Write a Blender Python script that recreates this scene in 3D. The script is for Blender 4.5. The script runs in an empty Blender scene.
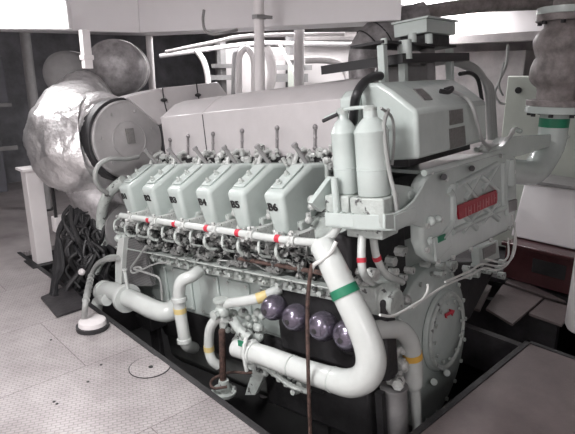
import bpy, bmesh, math, random
from mathutils import Vector, Matrix, noise
random.seed(7)
PI = math.pi
sc = bpy.context.scene
col = sc.collection

# ------------------------------------------------------------------ camera
F, CX, CY = 520.0, 287.5, 217.0
pt = math.radians(15.3)
Rv, Uv, Dv = Vector((1,0,0)), Vector((0,math.sin(pt),math.cos(pt))), Vector((0,math.cos(pt),-math.sin(pt)))
CAM = Vector((0,0,1.7))
cd = bpy.data.cameras.new('camera'); cam = bpy.data.objects.new('camera', cd); col.objects.link(cam)
cam.location = CAM; cam.rotation_euler = (PI/2-pt, 0, 0)
cd.sensor_width = 36; cd.lens = F/575*36; cd.clip_end = 60
sc.camera = cam
def ray(x, y): return (x-CX)/F*Rv - (y-CY)/F*Uv + Dv

# ------------------------------------------------------------------ frames of reference (the hull and the inclined engine)
eu = ray(-300,165).normalized(); ev = ray(821,60); ev = (ev-eu*ev.dot(eu)).normalized(); ew = ev.cross(eu)
P6 = CAM + ray(272,203)*2.85
EO = P6 - ew*1.0
ENG = Matrix(((ev.x,eu.x,ew.x,EO.x),(ev.y,eu.y,ew.y,EO.y),(ev.z,eu.z,ew.z,EO.z),(0,0,0,1)))
ru = ray(-222,75); ru.z = 0; ru.normalize(); rv = Vector((ru.y,-ru.x,0))
RO = Vector((.22,1.82,0))
ROOM = Matrix(((rv.x,ru.x,0,RO.x),(rv.y,ru.y,0,RO.y),(0,0,1,0),(0,0,0,1)))
ENGI, ROOMI = ENG.inverted(), ROOM.inverted()
def surv(px, py, axis, val, inv):
    d = inv.to_3x3() @ ray(px,py); c = inv @ CAM; i = 'xyz'.index(axis)
    return c + d*((val-c[i])/d[i])
def P(px, py, axis, val): return surv(px,py,axis,val,ENGI)     # survey point in engine metres
def Q(px, py, axis, val): return surv(px,py,axis,val,ROOMI)    # survey point in hull metres
V = Vector

# ------------------------------------------------------------------ materials
def mat(name, c, rough=.5, metal=0., bump=0., bscale=40., var=.06, vscale=6., c2=None, coat=0., spots=None):
    m = bpy.data.materials.new(name); m.use_nodes = True; nt = m.node_tree; N = nt.nodes; L = nt.links
    b = N['Principled BSDF']; b.inputs['Roughness'].default_value = rough; b.inputs['Metallic'].default_value = metal
    b.inputs['Coat Weight'].default_value = coat
    tc = N.new('ShaderNodeTexCoord')
    n1 = N.new('ShaderNodeTexNoise'); n1.inputs['Scale'].default_value = vscale; n1.inputs['Detail'].default_value = 6; n1.inputs['Roughness'].default_value=.65
    L.new(tc.outputs['Object'], n1.inputs['Vector'])
    r = N.new('ShaderNodeValToRGB'); r.color_ramp.elements[0].position = .3; r.color_ramp.elements[1].position = .7
    lo = c2 if c2 else tuple(x*(1-var*2) for x in c); hi = c if c2 else tuple(min(1,x*(1+var)) for x in c)
    r.color_ramp.elements[0].color = (*lo,1); r.color_ramp.elements[1].color = (*hi,1)
    L.new(n1.outputs['Fac'], r.inputs['Fac'])
    out = r.outputs['Color']
    if spots:
        n3 = N.new('ShaderNodeTexNoise'); n3.inputs['Scale'].default_value = spots[1]; n3.inputs['Detail'].default_value = 8
        L.new(tc.outputs['Object'], n3.inputs['Vector'])
        r3 = N.new('ShaderNodeValToRGB'); r3.color_ramp.elements[0].position = spots[2]; r3.color_ramp.elements[1].position = spots[2]+.05
        L.new(n3.outputs['Fac'], r3.inputs['Fac'])
        mx = N.new('ShaderNodeMixRGB'); mx.inputs[2].default_value = (*spots[0],1)
        L.new(r3.outputs['Color'], mx.inputs[0]); L.new(out, mx.inputs[1]); out = mx.outputs[0]
    L.new(out, b.inputs['Base Color'])
    if bump:
        n2 = N.new('ShaderNodeTexNoise'); n2.inputs['Scale'].default_value = bscale; n2.inputs['Detail'].default_value = 4
        L.new(tc.outputs['Object'], n2.inputs['Vector'])
        bp = N.new('ShaderNodeBump'); bp.inputs['Strength'].default_value = bump; bp.inputs['Distance'].default_value = .01
        L.new(n2.outputs['Fac'], bp.inputs['Height']); L.new(bp.outputs['Normal'], b.inputs['Normal'])
    return m
M = {}
M['paint'] = mat('engine_paint', (.525,.585,.56), .26, var=.04, bump=.18, bscale=22, coat=.3)
M['pipe_white'] = mat('pipe_paint', (.58,.61,.59), .22, var=.04, bump=.12, bscale=30, coat=.2)
M['casting'] = mat('painted_casting', (.47,.51,.485), .4, var=.12, vscale=18, bump=.6, bscale=45, spots=((.10,.10,.10),22,.60))
M['silver'] = mat('silver_fittings', (.62,.64,.62), .3, .15, var=.2, vscale=30, bump=.5, bscale=60, spots=((.08,.08,.08),30,.60))
M['cover'] = mat('heat_cover_sheet', (.60,.575,.58), .30, .1, var=.05, vscale=3, bump=.08, bscale=8)
M['dark'] = mat('dark_iron', (.035,.034,.036), .55, .2, var=.2, bump=.3)
M['near_black'] = mat('matt_black', (.012,.012,.013), .6, var=.2)  # flat near-black tone
M['rubber'] = mat('black_rubber', (.02,.02,.022), .42, var=.1)
M['hose_grey'] = mat('grey_hose', (.34,.35,.34), .45)
M['cable_white'] = mat('white_cable', (.6,.61,.59), .45)
M['red'] = mat('red_tape', (.55,.035,.06), .5)
M['green'] = mat('green_tape', (.015,.19,.10), .5)
M['yellow'] = mat('yellow_tape', (.62,.50,.22), .5)
M['orange'] = mat('orange_tape', (.72,.42,.08), .5)
M['plate_red'] = mat('red_nameplate', (.38,.02,.035), .45, var=.1, vscale=30)
M['plate_letter'] = mat('faded_letter', (.50,.20,.21), .5)
M['plate_grey'] = mat('instruction_plate', (.22,.215,.21), .4, .3, var=.15, vscale=60)
M['ink'] = mat('black_ink', (.02,.02,.02), .6)
M['clutter'] = mat('dark_fittings', (.30,.31,.30), .4, .3, var=.3, vscale=30, bump=.5, bscale=60, spots=((.03,.03,.03),26,.52))  # darker casting tone with near-black speckle
M['dome'] = mat('purple_grey_metal', (.20,.18,.23), .22, .75, var=.1, vscale=20)
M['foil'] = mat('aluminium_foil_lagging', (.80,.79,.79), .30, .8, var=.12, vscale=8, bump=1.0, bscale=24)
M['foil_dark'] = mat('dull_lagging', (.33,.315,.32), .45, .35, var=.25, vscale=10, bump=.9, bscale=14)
M['drum'] = mat('brushed_lid', (.50,.49,.49), .40, .6, var=.08, vscale=5, bump=.1, bscale=20)
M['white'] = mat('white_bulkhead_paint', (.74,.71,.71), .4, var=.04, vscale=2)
M['beamw'] = mat('white_beam_paint', (.86,.84,.85), .45, var=.02, vscale=1.5)
M['wall'] = mat('shaded_grey_wall', (.20,.20,.215), .6, var=.25, vscale=2.5)  # shading of the far wall is put into this darker grey
M['wall_brown'] = mat('brown_grey_wall', (.44,.41,.41), .6, var=.2, vscale=2.5)
M['slate'] = mat('slate_cabinet', (.14,.14,.16), .5, var=.1)
M['grey'] = mat('mid_grey_paint', (.28,.275,.275), .5, var=.1)
M['bellows'] = mat('weathered_rubber', (.27,.24,.235), .55, var=.25, vscale=12, bump=.3, bscale=20)
M['maroon'] = mat('maroon_gloss', (.085,.032,.035), .25, var=.1, coat=.3)
M['lgreen'] = mat('pale_green_panel', (.56,.60,.54), .5, var=.03)
M['rust'] = mat('rusty_rod', (.10,.06,.05), .6, var=.4, vscale=40)
M['pitwall'] = mat('dark_steel', (.045,.042,.045), .45, .1, var=.3, vscale=5, bump=.3)  # dark mottled steel tone

# tread plate floor
def tread():
    m = bpy.data.materials.new('tread_plate'); m.use_nodes = True; nt = m.node_tree; N = nt.nodes; L = nt.links
    b = N['Principled BSDF']; tc = N.new('ShaderNodeTexCoord')
    n1 = N.new('ShaderNodeTexNoise'); n1.inputs['Scale'].default_value = 1.6; n1.inputs['Detail'].default_value = 9; n1.inputs['Roughness'].default_value=.7
    L.new(tc.outputs['Object'], n1.inputs['Vector'])
    r = N.new('ShaderNodeValToRGB'); r.color_ramp.elements[0].position=.34; r.color_ramp.elements[1].position=.62
    r.color_ramp.elements[0].color=(.30,.27,.27,1); r.color_ramp.elements[1].color=(.50,.465,.465,1)
    L.new(n1.outputs['Fac'], r.inputs['Fac'])
    br = N.new('ShaderNodeTexBrick'); br.inputs['Scale'].default_value = 1.0
    br.inputs['Brick Width'].default_value=1.25; br.inputs['Row Height'].default_value=.78; br.inputs['Mortar Size'].default_value=.0025
    br.inputs['Color1'].default_value=(1,1,1,1); br.inputs['Color2'].default_value=(.86,.86,.86,1); br.inputs['Mortar'].default_value=(.45,.42,.42,1)
    mp = N.new('ShaderNodeMapping'); mp.inputs['Location'].default_value=(.35,.3,0); L.new(tc.outputs['Object'], mp.inputs['Vector']); L.new(mp.outputs['Vector'], br.inputs['Vector'])
    mx = N.new('ShaderNodeMixRGB'); mx.blend_type='MULTIPLY'; mx.inputs[0].default_value=1
    L.new(r.outputs['Color'], mx.inputs[1]); L.new(br.outputs['Color'], mx.inputs[2])
    # raised lozenges
    b2 = N.new('ShaderNodeTexBrick'); b2.inputs['Scale'].default_value=1; b2.inputs['Brick Width'].default_value=.042; b2.inputs['Row Height'].default_value=.021
    b2.inputs['Mortar Size'].default_value=.0042; b2.inputs['Mortar Smooth'].default_value=.6
    b2.inputs['Color1'].default_value=(1,1,1,1); b2.inputs['Color2'].default_value=(1,1,1,1); b2.inputs['Mortar'].default_value=(0,0,0,1)
    m2 = N.new('ShaderNodeMapping'); m2.inputs['Rotation'].default_value=(0,0,.45); L.new(tc.outputs['Object'], m2.inputs['Vector']); L.new(m2.outputs['Vector'], b2.inputs['Vector'])
    mx2 = N.new('ShaderNodeMixRGB'); mx2.blend_type='MULTIPLY'; mx2.inputs[0].default_value=.30
    L.new(mx.outputs[0], mx2.inputs[1]); L.new(b2.outputs['Color'], mx2.inputs[2])
    L.new(mx2.outputs[0], b.inputs['Base Color'])
    bp = N.new('ShaderNodeBump'); bp.inputs['Strength'].default_value=.5; bp.inputs['Distance'].default_value=.003
    L.new(b2.outputs['Color'], bp.inputs['Height']); L.new(bp.outputs['Normal'], b.inputs['Normal'])
    rr = N.new('ShaderNodeMapRange'); rr.inputs['To Min'].default_value=.55; rr.inputs['To Max'].default_value=.36
    L.new(n1.outputs['Fac'], rr.inputs['Value']); L.new(rr.outputs['Result'], b.inputs['Roughness'])
    b.inputs['Metallic'].default_value=.15
    return m
M['tread'] = tread()
M['brown_plate'] = mat('dimmed_brown_plate', (.19,.158,.156), .42, .1, vscale=2.2, c2=(.105,.086,.086), bump=.25, bscale=90)  # smoother brown plate, colour also darkened for the dimmer light on the right
def mesh_guard():
    m = bpy.data.materials.new('expanded_mesh'); m.use_nodes = True; nt = m.node_tree; N = nt.nodes; L = nt.links
    b = N['Principled BSDF']; tc = N.new('ShaderNodeTexCoord'); ck = N.new('ShaderNodeTexChecker'); ck.inputs['Scale'].default_value = 110
    ck.inputs['Color1'].default_value=(.17,.17,.17,1); ck.inputs['Color2'].default_value=(.05,.05,.05,1)
    mp = N.new('ShaderNodeMapping'); mp.inputs['Rotation'].default_value=(.785,0,0)
    L.new(tc.outputs['Object'], mp.inputs['Vector']); L.new(mp.outputs['Vector'], ck.inputs['Vector']); L.new(ck.outputs['Color'], b.inputs['Base Color'])
    b.inputs['Roughness'].default_value=.5
    return m
M['mesh'] = mesh_guard()
M['sumpgrey'] = mat('sump_grey', (.16,.165,.16), .45, var=.2)
def emit(name, c, s):
    m = bpy.data.materials.new(name); m.use_nodes = True; b = m.node_tree.nodes['Principled BSDF']
    b.inputs['Base Color'].default_value=(*c,1); b.inputs['Emission Color'].default_value=(*c,1); b.inputs['Emission Strength'].default_value=s
    return m
M['lamp'] = emit('fluorescent_diffuser', (1,.98,.99), 9.0)

# ------------------------------------------------------------------ mesh builder
def frame(d):
    d = d.normalized(); a = V((0,0,1)) if abs(d.z) < .9 else V((1,0,0))
    x = d.cross(a).normalized(); return x, d.cross(x).normalized()
class MB:
    def __init__(s): s.bm = bmesh.new()
    def add(s, vs, fs):
        v = [s.bm.verts.new(p) for p in vs]
        for f in fs:
            try: s.bm.faces.new([v[i] for i in f])
            except ValueError: pass
        return s
    def box(s, lo, hi, rot=None, about=None):
        vs = [V((x,y,z)) for z in (lo[2],hi[2]) for y in (lo[1],hi[1]) for x in (lo[0],hi[0])]
        if rot is not None:
            c = V(about) if about is not None else (V(lo)+V(hi))/2; vs = [c + rot@(p-c) for p in vs]
        return s.add(vs, [(0,2,3,1),(4,5,7,6),(0,1,5,4),(2,6,7,3),(0,4,6,2),(1,3,7,5)])
    def prism(s, pts, vec):
        n = len(pts); vec = V(vec); vs = [V(p) for p in pts] + [V(p)+vec for p in pts]
        return s.add(vs, [tuple(range(n)), tuple(range(2*n-1,n-1,-1))] + [(i,(i+1)%n,n+(i+1)%n,n+i) for i in range(n)])
    def cyl(s, a, b, r, r2=None, n=20):
        a, b = V(a), V(b); r2 = r if r2 is None else r2
        return s.lathe(a, b-a, [(0,r),((b-a).length,r2)], n)
    def lathe(s, o, axis, prof, n=28, cap=True):
        o = V(o); d = V(axis).normalized(); x, y = frame(d); vs = []; fs = []
        for t, r in prof:
            for k in range(n):
                a = 2*PI*k/n; vs.append(o + d*t + x*(r*math.cos(a)) + y*(r*math.sin(a)))
        m = len(prof)
        for i in range(m-1):
            for k in range(n): fs.append((i*n+k, i*n+(k+1)%n, (i+1)*n+(k+1)%n, (i+1)*n+k))
        if cap: fs += [tuple(range(n-1,-1,-1)), tuple(range((m-1)*n, m*n))]
        return s.add(vs, fs)
    def tube(s, pts, r, n=12, sub=6, wrinkle=0.):
        pts = [V(p) for p in pts]; rs = r if isinstance(r,(list,tuple)) else [r]*len(pts)
        if sub > 1 and len(pts) > 2:
            ext = [pts[0]*2-pts[1]] + pts + [pts[-1]*2-pts[-2]]; o = []; orr = []
            for i in range(len(pts)-1):
                p0,p1,p2,p3 = ext[i:i+4]
                for k in range(sub):
                    t = k/sub
                    o.append(.5*((2*p1)+(p2-p0)*t+(2*p0-5*p1+4*p2-p3)*t*t+(3*p1-p0-3*p2+p3)*t**3)); orr.append(rs[i]*(1-t)+rs[i+1]*t)
            o.append(pts[-1]); orr.append(rs[-1]); pts, rs = o, orr
        m = len(pts); tg = [(pts[min(i+1,m-1)]-pts[max(i-1,0)]).normalized() for i in range(m)]
        x, _ = frame(tg[0]); vs = []; fs = []
        for i in range(m):
            x = (x - tg[i]*x.dot(tg[i])).normalized(); y = tg[i].cross(x)
            for k in range(n):
                a = 2*PI*k/n; rr = rs[i]
                d = x*math.cos(a)+y*math.sin(a)
                if wrinkle: rr *= 1+wrinkle*(noise.noise((pts[i]+d*rr)*5)*.6+(.5-abs(noise.noise((pts[i]+d*rr)*17)))*.45-.1)
                vs.append(pts[i]+d*rr)
        for i in range(m-1):
            for k in range(n): fs.append((i*n+k, i*n+(k+1)%n, (i+1)*n+(k+1)%n, (i+1)*n+k))
        fs += [tuple(range(n-1,-1,-1)), tuple(range((m-1)*n, m*n))]
        return s.add(vs, fs)
    def ball(s, c, r, sx=1, sy=1, sz=1, u=16, v=10):
        c = V(c); pr = []
        for i in range(v+1):
            a = PI*i/v; pr.append((-math.cos(a), max(math.sin(a),.002)))
        vs = []; fs = []
        for t, q in pr:
            for k in range(u):
                a = 2*PI*k/u; vs.append(c+V((q*math.cos(a)*r*sx, q*math.sin(a)*r*sy, t*r*sz)))
        for i in range(v):
            for k in range(u): fs.append((i*u+k, i*u+(k+1)%u, (i+1)*u+(k+1)%u, (i+1)*u+k))
        return s.add(vs, fs)
    def nut(s, p, d, r=.012, h=.01):
        return s.lathe(p, d, [(0,r),(h,r)], 6)
    def build(s, name, m, parent=None, bevel=0., seg=2, label=None, mw=None, ang=35, sub=0):
        bmesh.ops.remove_doubles(s.bm, verts=s.bm.verts, dist=1e-5) if False else None
        bmesh.ops.recalc_face_normals(s.bm, faces=s.bm.faces)
        me = bpy.data.meshes.new(name)
        # origin to the centre of the shape
        c = V((0,0,0))
        if s.bm.verts:
            lo = V([min(v.co[i] for v in s.bm.verts) for i in range(3)]); hi = V([max(v.co[i] for v in s.bm.verts) for i in range(3)])
            c = V(((lo.x+hi.x)/2,(lo.y+hi.y)/2,lo.z))
        base = V((0,0,0))
        if parent is not None and 'abs' in parent: base = V(parent['abs'])
        for v in s.bm.verts: v.co -= c
        s.bm.to_mesh(me); s.bm.free()
        o = bpy.data.objects.new(name, me); col.objects.link(o)
        me.materials.append(m if not isinstance(m,str) else M[m])
        for p in me.polygons: p.use_smooth = True
        me.set_sharp_from_angle(angle=math.radians(ang))
        if bevel:
            b = o.modifiers.new('bevel','BEVEL'); b.width = bevel; b.segments = seg; b.limit_method = 'ANGLE'; b.angle_limit = math.radians(35)
        if parent is not None:
            o.parent = parent; o.location = c - base; o['abs'] = tuple(c)
        elif mw is not None:
            o.matrix_world = mw @ Matrix.Translation(c); o['abs'] = tuple(c)
        else:
            o.location = c; o['abs'] = tuple(c)
        if label: o['label'] = label
        return o
def each(b, name, m, parent, **k):
    """every loose piece of the builder becomes an object of its own"""
    bm = b.bm; bm.verts.index_update(); seen = set(); out = []
    for v in list(bm.verts):
        if v in seen: continue
        st=[v]; comp=[]; seen.add(v)
        while st:
            x=st.pop(); comp.append(x)
            for e in x.link_edges:
                y=e.other_vert(x)
                if y not in seen: seen.add(y); st.append(y)
        idx={c:i for i,c in enumerate(comp)}; fs={f for c in comp for f in c.link_faces}
        nb=MB(); nb.add([c.co.copy() for c in comp],[tuple(idx[q] for q in f.verts) for f in fs]); out.append(nb.build(name,m,parent,**k))
    bm.free(); return out
def tag(o, label=None, cat=None, group=None, kind=None):
    if label: o['label'] = label
    if cat: o['category'] = cat
    if group: o['group'] = group
    if kind: o['kind'] = kind
    return o
def thing(name, label, cat, at, mw=ROOM, group=None):
    o = bpy.data.objects.new(name, None); col.objects.link(o); o.empty_display_size=.1
    at = V(at); o.matrix_world = mw @ Matrix.Translation(at); o['abs'] = tuple(at)
    return tag(o, label, cat, group)
def dup(o, parent, off):
    c = o.copy(); col.objects.link(c); c.parent = parent
    if off is not None: c.location = o.location + V(off)
    for ch in [k for k in bpy.data.objects if k.parent == o]: dup(ch, c, None)
    return c
def text(name, s, size, mtx, m, parent, depth=.002, sx=1.0):
    cu = bpy.data.curves.new(name,'FONT'); cu.body = s; cu.size = size; cu.extrude = depth; cu.align_x='CENTER'; cu.align_y='CENTER'; cu.offset=.0016
    t = bpy.data.objects.new(name, cu); col.objects.link(t)
    me = bpy.data.meshes.new_from_object(t); bpy.data.objects.remove(t); bpy.data.curves.remove(cu)
    me.name = name; me.transform(Matrix.Diagonal((sx,1,1,1)))
    o = bpy.data.objects.new(name, me); col.objects.link(o); me.materials.clear(); me.materials.append(M[m])
    b = V(parent['abs']) if 'abs' in parent else V((0,0,0))
    o.parent = parent; o.matrix_local = Matrix.Translation(-b) @ mtx
    return o

# ================================================================== SETTING (hull frame)
PW, PL = 1.88, 4.2      # engine well
fl = MB()
fl.box((-4,-4,-.05),(0,8,0)).box((0,PL,-.05),(5.2,8,0))
f = fl.build('floor','tread', mw=ROOM); tag(f, kind='structure')
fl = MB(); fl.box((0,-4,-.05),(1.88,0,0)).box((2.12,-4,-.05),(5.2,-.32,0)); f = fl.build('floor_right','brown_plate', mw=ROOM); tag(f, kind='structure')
b = MB(); b.box((-.2,-4,-1.3),(5.2,PL+.2,-1.25)); tag(b.build('floor_well','near_black',mw=ROOM), kind='structure')
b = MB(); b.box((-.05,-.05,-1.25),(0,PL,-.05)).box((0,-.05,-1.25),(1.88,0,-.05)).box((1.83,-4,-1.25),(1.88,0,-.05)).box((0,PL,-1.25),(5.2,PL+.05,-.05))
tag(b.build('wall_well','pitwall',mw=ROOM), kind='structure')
b = MB()   # angle-iron kerb around the well
b.box((-.012,-.02,-.07),(.022,PL,.008)).box((-.012,-.035,-.07),(PW,.0,.008)).box((PW-.03,-4,-.07),(PW,0,.008))
tag(b.build('trim_1','dark',mw=ROOM,bevel=.002), kind='structure')
# walls, ceiling
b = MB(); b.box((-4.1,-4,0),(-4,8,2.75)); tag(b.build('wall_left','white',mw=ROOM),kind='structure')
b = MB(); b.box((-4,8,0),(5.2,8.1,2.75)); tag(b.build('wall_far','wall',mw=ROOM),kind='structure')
b = MB(); b.box((5.2,-4,-1.3),(5.3,8,2.75)); tag(b.build('wall_right','wall_brown',mw=ROOM),kind='structure')
b = MB(); b.box((-4,-4.1,0),(5.2,-4,2.75)); tag(b.build('wall_near','white',mw=ROOM),kind='structure')
b = MB(); b.box((-4.1,-4.1,2.75),(5.3,8.1,2.85)); tag(b.build('ceiling','beamw',mw=ROOM),kind='structure')
# deep white deck beam, with its lower flange, kinked at the post as in the hull
a0, a1, a2 = Q(-40,27.5,'z',2.1), Q(140,33,'z',2.1), Q(385,21,'z',2.1)
a3 = a2 + (a2-a1)*.05
back = V((.30,.30,0))
b = MB()
b.prism([a0,a1,a1+back,a0+back], (0,0,.65)); tag(b.build('trim_2','beamw',mw=ROOM,bevel=.006),kind='structure')
b = MB(); b.prism([a1,a2,a3,a3+back,a1+back],(0,0,.65)); tag(b.build('trim_3','beamw',mw=ROOM,bevel=.006),kind='structure')

# lamps
def lamp_fix(c, d, L, w, label, power, h=.06, drop=V((0,0,0))):
    t = thing('ceiling_lamp', label, 'lamp', c)
    d = V(d).normalized(); s = d.cross(V((0,0,1)))*w/2; e = d*L/2; c = V(c)
    b = MB(); b.prism([c-e-s, c+e-s, c+e+s, c-e+s], (0,0,h)); b.build('housing','beamw',t,bevel=.004)
    b = MB(); b.prism([c-e*.97-s*.85-V((0,0,.02)), c+e*.97-s*.85-V((0,0,.02)), c+e*.97+s*.85-V((0,0,.02)), c-e*.97+s*.85-V((0,0,.02))], (0,0,.019)); b.build('diffuser','lamp',t)
    if power:
        ld = bpy.data.lights.new('lamp_light','AREA'); ld.shape='RECTANGLE'; ld.size=L; ld.size_y=w; ld.energy=power; ld.color=(1,.98,.985)
        lo = bpy.data.objects.new('lamp_light', ld); col.objects.link(lo)
        z = V((0,0,1)); X = d; Y = z.cross(X)
        mm = Matrix(((X.x,Y.x,z.x,0),(X.y,Y.y,z.y,0),(X.z,Y.z,z.z,0),(0,0,0,1)))
        lo.matrix_world = ROOM @ Matrix.Translation(c-V((0,0,.035))) @ mm
    return t
DEPTH = ROOMI.to_3x3() @ V((0,1,0)); ACROSS = ROOMI.to_3x3() @ V((1,0,0))
tl = Q(24,18,'z',2.32)
SC = ROOMI.to_3x3() @ V((1,.02,0)); SC.normalize(); SB = V((-SC.y,SC.x,0)); UPV = V((0,0,1))
lc = ROOMI @ (CAM + ray(18,14.5)*4.30)
t = thing('bulkhead_lamp','big glowing rectangular bulkhead lamp on the beam at top left','lamp',lc-UPV*.1)
bq = lc - SC*.45 - UPV*.115
b = MB(); b.prism([bq,bq+SC*.86,bq+SC*.86+SB*.09,bq+SB*.09],UPV*.23); b.build('housing','beamw',t,bevel=.01)
bq = lc - SC*.43 - UPV*.10 - SB*.03
b = MB(); b.prism([bq,bq+SC*.82,bq+SC*.82+SB*.029,bq+SB*.029],UPV*.20); b.build('diffuser','lamp',t,bevel=.01)
b = MB(); bq = lc+SB*.09; b.prism([bq-SC*.2,bq+SC*.2,bq+SC*.2+SB*.3,bq-SC*.2+SB*.3],UPV*.05); b.build('mounting_arm','beamw',t)
ld = bpy.data.lights.new('lamp_light','AREA'); ld.shape='RECTANGLE'; ld.size=.8; ld.size_y=.2; ld.energy=45; ld.color=(1,.98,.985)
lo = bpy.data.objects.new('lamp_light', ld); col.objects.link(lo)
zz = (SB*.8+UPV*.6).normalized(); yy = zz.cross(SC)
lo.matrix_world = ROOM @ Matrix.Translation(lc-SB*.06) @ Matrix(((SC.x,yy.x,zz.x,0),(SC.y,yy.y,zz.y,0),(SC.z,yy.z,zz.z,0),(0,0,0,1)))
lamp_fix(ROOMI@V((-1.3,1.2,2.68)), DEPTH, 1.3, .3, 'long fluorescent ceiling lamp above the left walkway', 105)
lamp_fix(ROOMI@V((.9,-2.2,2.68)), ACROSS, 1.2, .3, 'added fill lamp over the right hand walkway, unseen behind the camera', 52)  # added unseen lamp that fills light onto the engine front
lamp_fix(ROOMI@V((-2.4,-.6,2.68)), ACROSS, 1.3, .3, 'long fluorescent ceiling lamp overhead behind the camera', 70)
lamp_fix(ROOMI@V((-.5,6.2,2.62)), ACROSS, 1.6, .3, 'fluorescent ceiling lamp beyond the white beam at centre', 50)
lamp_fix(ROOMI@V((1.65,5.9,2.45)), ACROSS, 1.0, .28, 'fluorescent ceiling lamp beyond the electrical box at upper right', 40)

w = bpy.data.worlds.new('world'); sc.world = w; w.use_nodes = True
w.node_tree.nodes['Background'].inputs[0].default_value=(.9,.93,1,1); w.node_tree.nodes['Background'].inputs[1].default_value=.22

# pillars
def wcyl(name, px, depth, r, z0, z1, m, label, cat, py=150, extra=None):
    p = CAM + ray(px,py)*depth; p = ROOMI @ p
    t = thing(name, label, cat, (p.x,p.y,z0))
    b = MB(); b.cyl((p.x,p.y,z0),(p.x,p.y,z1),r,n=24); b.build('shaft', m, t)
    if z0 <= 0.01:
        b = MB(); b.lathe((p.x,p.y,0),(0,0,1),[(0,r*1.7),(.015,r*1.7),(.02,r*1.1)],24); b.build('base_plate', 'dark' if m!='white' else m, t)
    return t, p
t,p = wcyl('pillar', 259.5, 4.15, .042, -1.25, 2.74, 'white','white round pillar passing in front of the ceiling beam, widest of the round pillars','pillar',60)
b = MB(); b.lathe((p.x,p.y,2.12),(0,0,1),[(0,.03),(0,.054),(.03,.054),(.03,.03)],20); b.box((p.x-.08,p.y-.07,2.12),(p.x+.08,p.y-.055,2.145)); b.build('pipe_clamp','grey',t)
t,p = wcyl('pillar', 299, 5.0, .05, -1.25, 2.45, 'white','white round pillar right of the one in front of the beam','pillar',60)
t,p = wcyl('pillar', 150.5, 5.6, .036, 0, 2.12, 'white','slim white pillar behind the silver drum lid','pillar',60)
t,p = wcyl('pillar', 28, 6.3, .06, 0, 2.7, 'grey','grey post far left beside the dark cabinets','pillar',60)
# flat stanchion bracket over the foil duct
# left square column with junction box
c0 = Q(43,262,'z',0)
t = thing('column','square off-white steel column standing on the floor left of the dark hoses','column',c0)
b = MB(); b.box(c0+V((-.07,-.07,.012)), c0+V((.07,.07,.88))); b.build('shaft','white',t,bevel=.006)
b = MB(); b.box(c0+V((-.13,-.13,0)), c0+V((.13,.13,.012))); b.build('base_plate','dark',t)
b = MB(); b.box(c0+V((-.10,-.10,.88)), c0+V((.10,.10,.90))); b.build('head_plate','white',t)
c1 = Q(62,222,'z',.42)
t = thing('junction_box','small pale junction box on a dark post beside the square column','electrical box',(c1.x,c1.y,0))
b = MB(); b.box(c1+V((-.075,-.05,-.08)), c1+V((.075,.05,.06))); b.build('enclosure','white',t,bevel=.006)
b = MB(); b.box(c1+V((-.015,-.015,-.42)), c1+V((.015,.015,-.08))); b.box(c1+V((-.07,-.04,.06)), c1+V((-.045,-.02,.42))); b.build('post','dark',t)

# dark cabinets / shelving far left
t = thing('storage_rack','dark slate storage rack against the far wall at left','rack',Q(20,200,'z',0))
o = Q(12,165,'z',.3)
for k,(x0,x1) in enumerate(((-1.8,-.5),(-.45,.8))):
    b = MB(); b.box((x0,7.3,0),(x1,7.95,1.25)); b.build('cabinet_body','slate',t,bevel=.01)
b = MB(); b.box((-1.9,7.25,1.25),(1.0,7.95,1.30)).box((-1.9,7.25,.62),(1.0,7.28,.68)); each(b,'shelf','grey',t)
b = MB(); b.box((-1.9,7.4,1.3),(1.0,7.95,1.95)); b.build('upper_panel','slate',t)
b = MB()
for x in (-1.2,-.6,.1,.6): b.box((x-.1,7.26,.36),(x+.12,7.3,.56))
each(b,'box','wall_brown',t)

# ---------- background beyond the engine
def Wp(px,py,dep): return ROOMI @ (CAM + ray(px,py)*dep)
A = Wp(84,30,4.35); B_ = A + V((0,0,-.42))
b = MB(); b.box(A+V((-.035,-.035,-.31)), A+V((.035,.035,.0))); b.box(A+V((-.045,-.045,-.24)),A+V((.045,.045,-.20)))
tag(b.build('hanger_bracket','white',mw=ROOM,bevel=.004),'white flat hanger bracket dropping from the beam to the foil duct','bracket')
def wtube(name,pts,r,m,label,cat,group=None,n=10,sub=6):
    b = MB(); b.tube([Wp(*p) for p in pts], r, n, sub); return tag(b.build(name,m,mw=ROOM),label,cat,group)
wtube('overhead_pipe',[(166,52,6.2),(215,42,5.9),(250,36,5.7),(345,34,5.5)],.022,'white','thin white overhead pipe rising to the right beyond the beam, highest of those there','pipe')
wtube('overhead_pipe',[(160,56,6.4),(250,44,6.2),(300,44,6.0),(400,45,5.8)],.028,'beamw','thicker white overhead pipe running just under the beam','pipe')
wtube('overhead_pipe',[(300,38,6.6),(345,37,6.5),(400,38,6.4)],.06,'wall_brown','brownish overhead duct pipe between the pillars and the dark lagged pipe','pipe')
wtube('vent_pipe',[(239,130,5.3),(239,70,5.3),(240,55,5.3),(246,48.5,5.3),(252,55,5.3),(254,70,5.3),(254,130,5.3)],.033,'white','white swan-neck pipe bent in a tall hoop beside the front pillar','pipe')
wtube('vent_pipe',[(233,120,5.7),(234,60,5.7),(238,52,5.7),(246,45,5.7)],.024,'grey','grey pipe curving up behind the white hoop pipe','pipe')
wtube('bent_pipe',[(209,110,6.2),(208,80,6.2),(204,62,6.2),(196,50,6.2)],.035,'white','pale pipe arching behind the grey sheet covers','pipe')
wtube('bent_pipe',[(267,100,5.4),(272,75,5.4),(270,58,5.4),(266,48,5.4)],.05,'white','white bent pipe curving just right of the front pillar','pipe')
wtube('bent_pipe',[(305,60,5.6),(325,60,5.6),(338,63,5.6),(345,70,5.6),(350,85,5.5),(352,110,5.5)],.04,'white','white pipe bending down between second pillar and lagged pipe','pipe')
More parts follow.
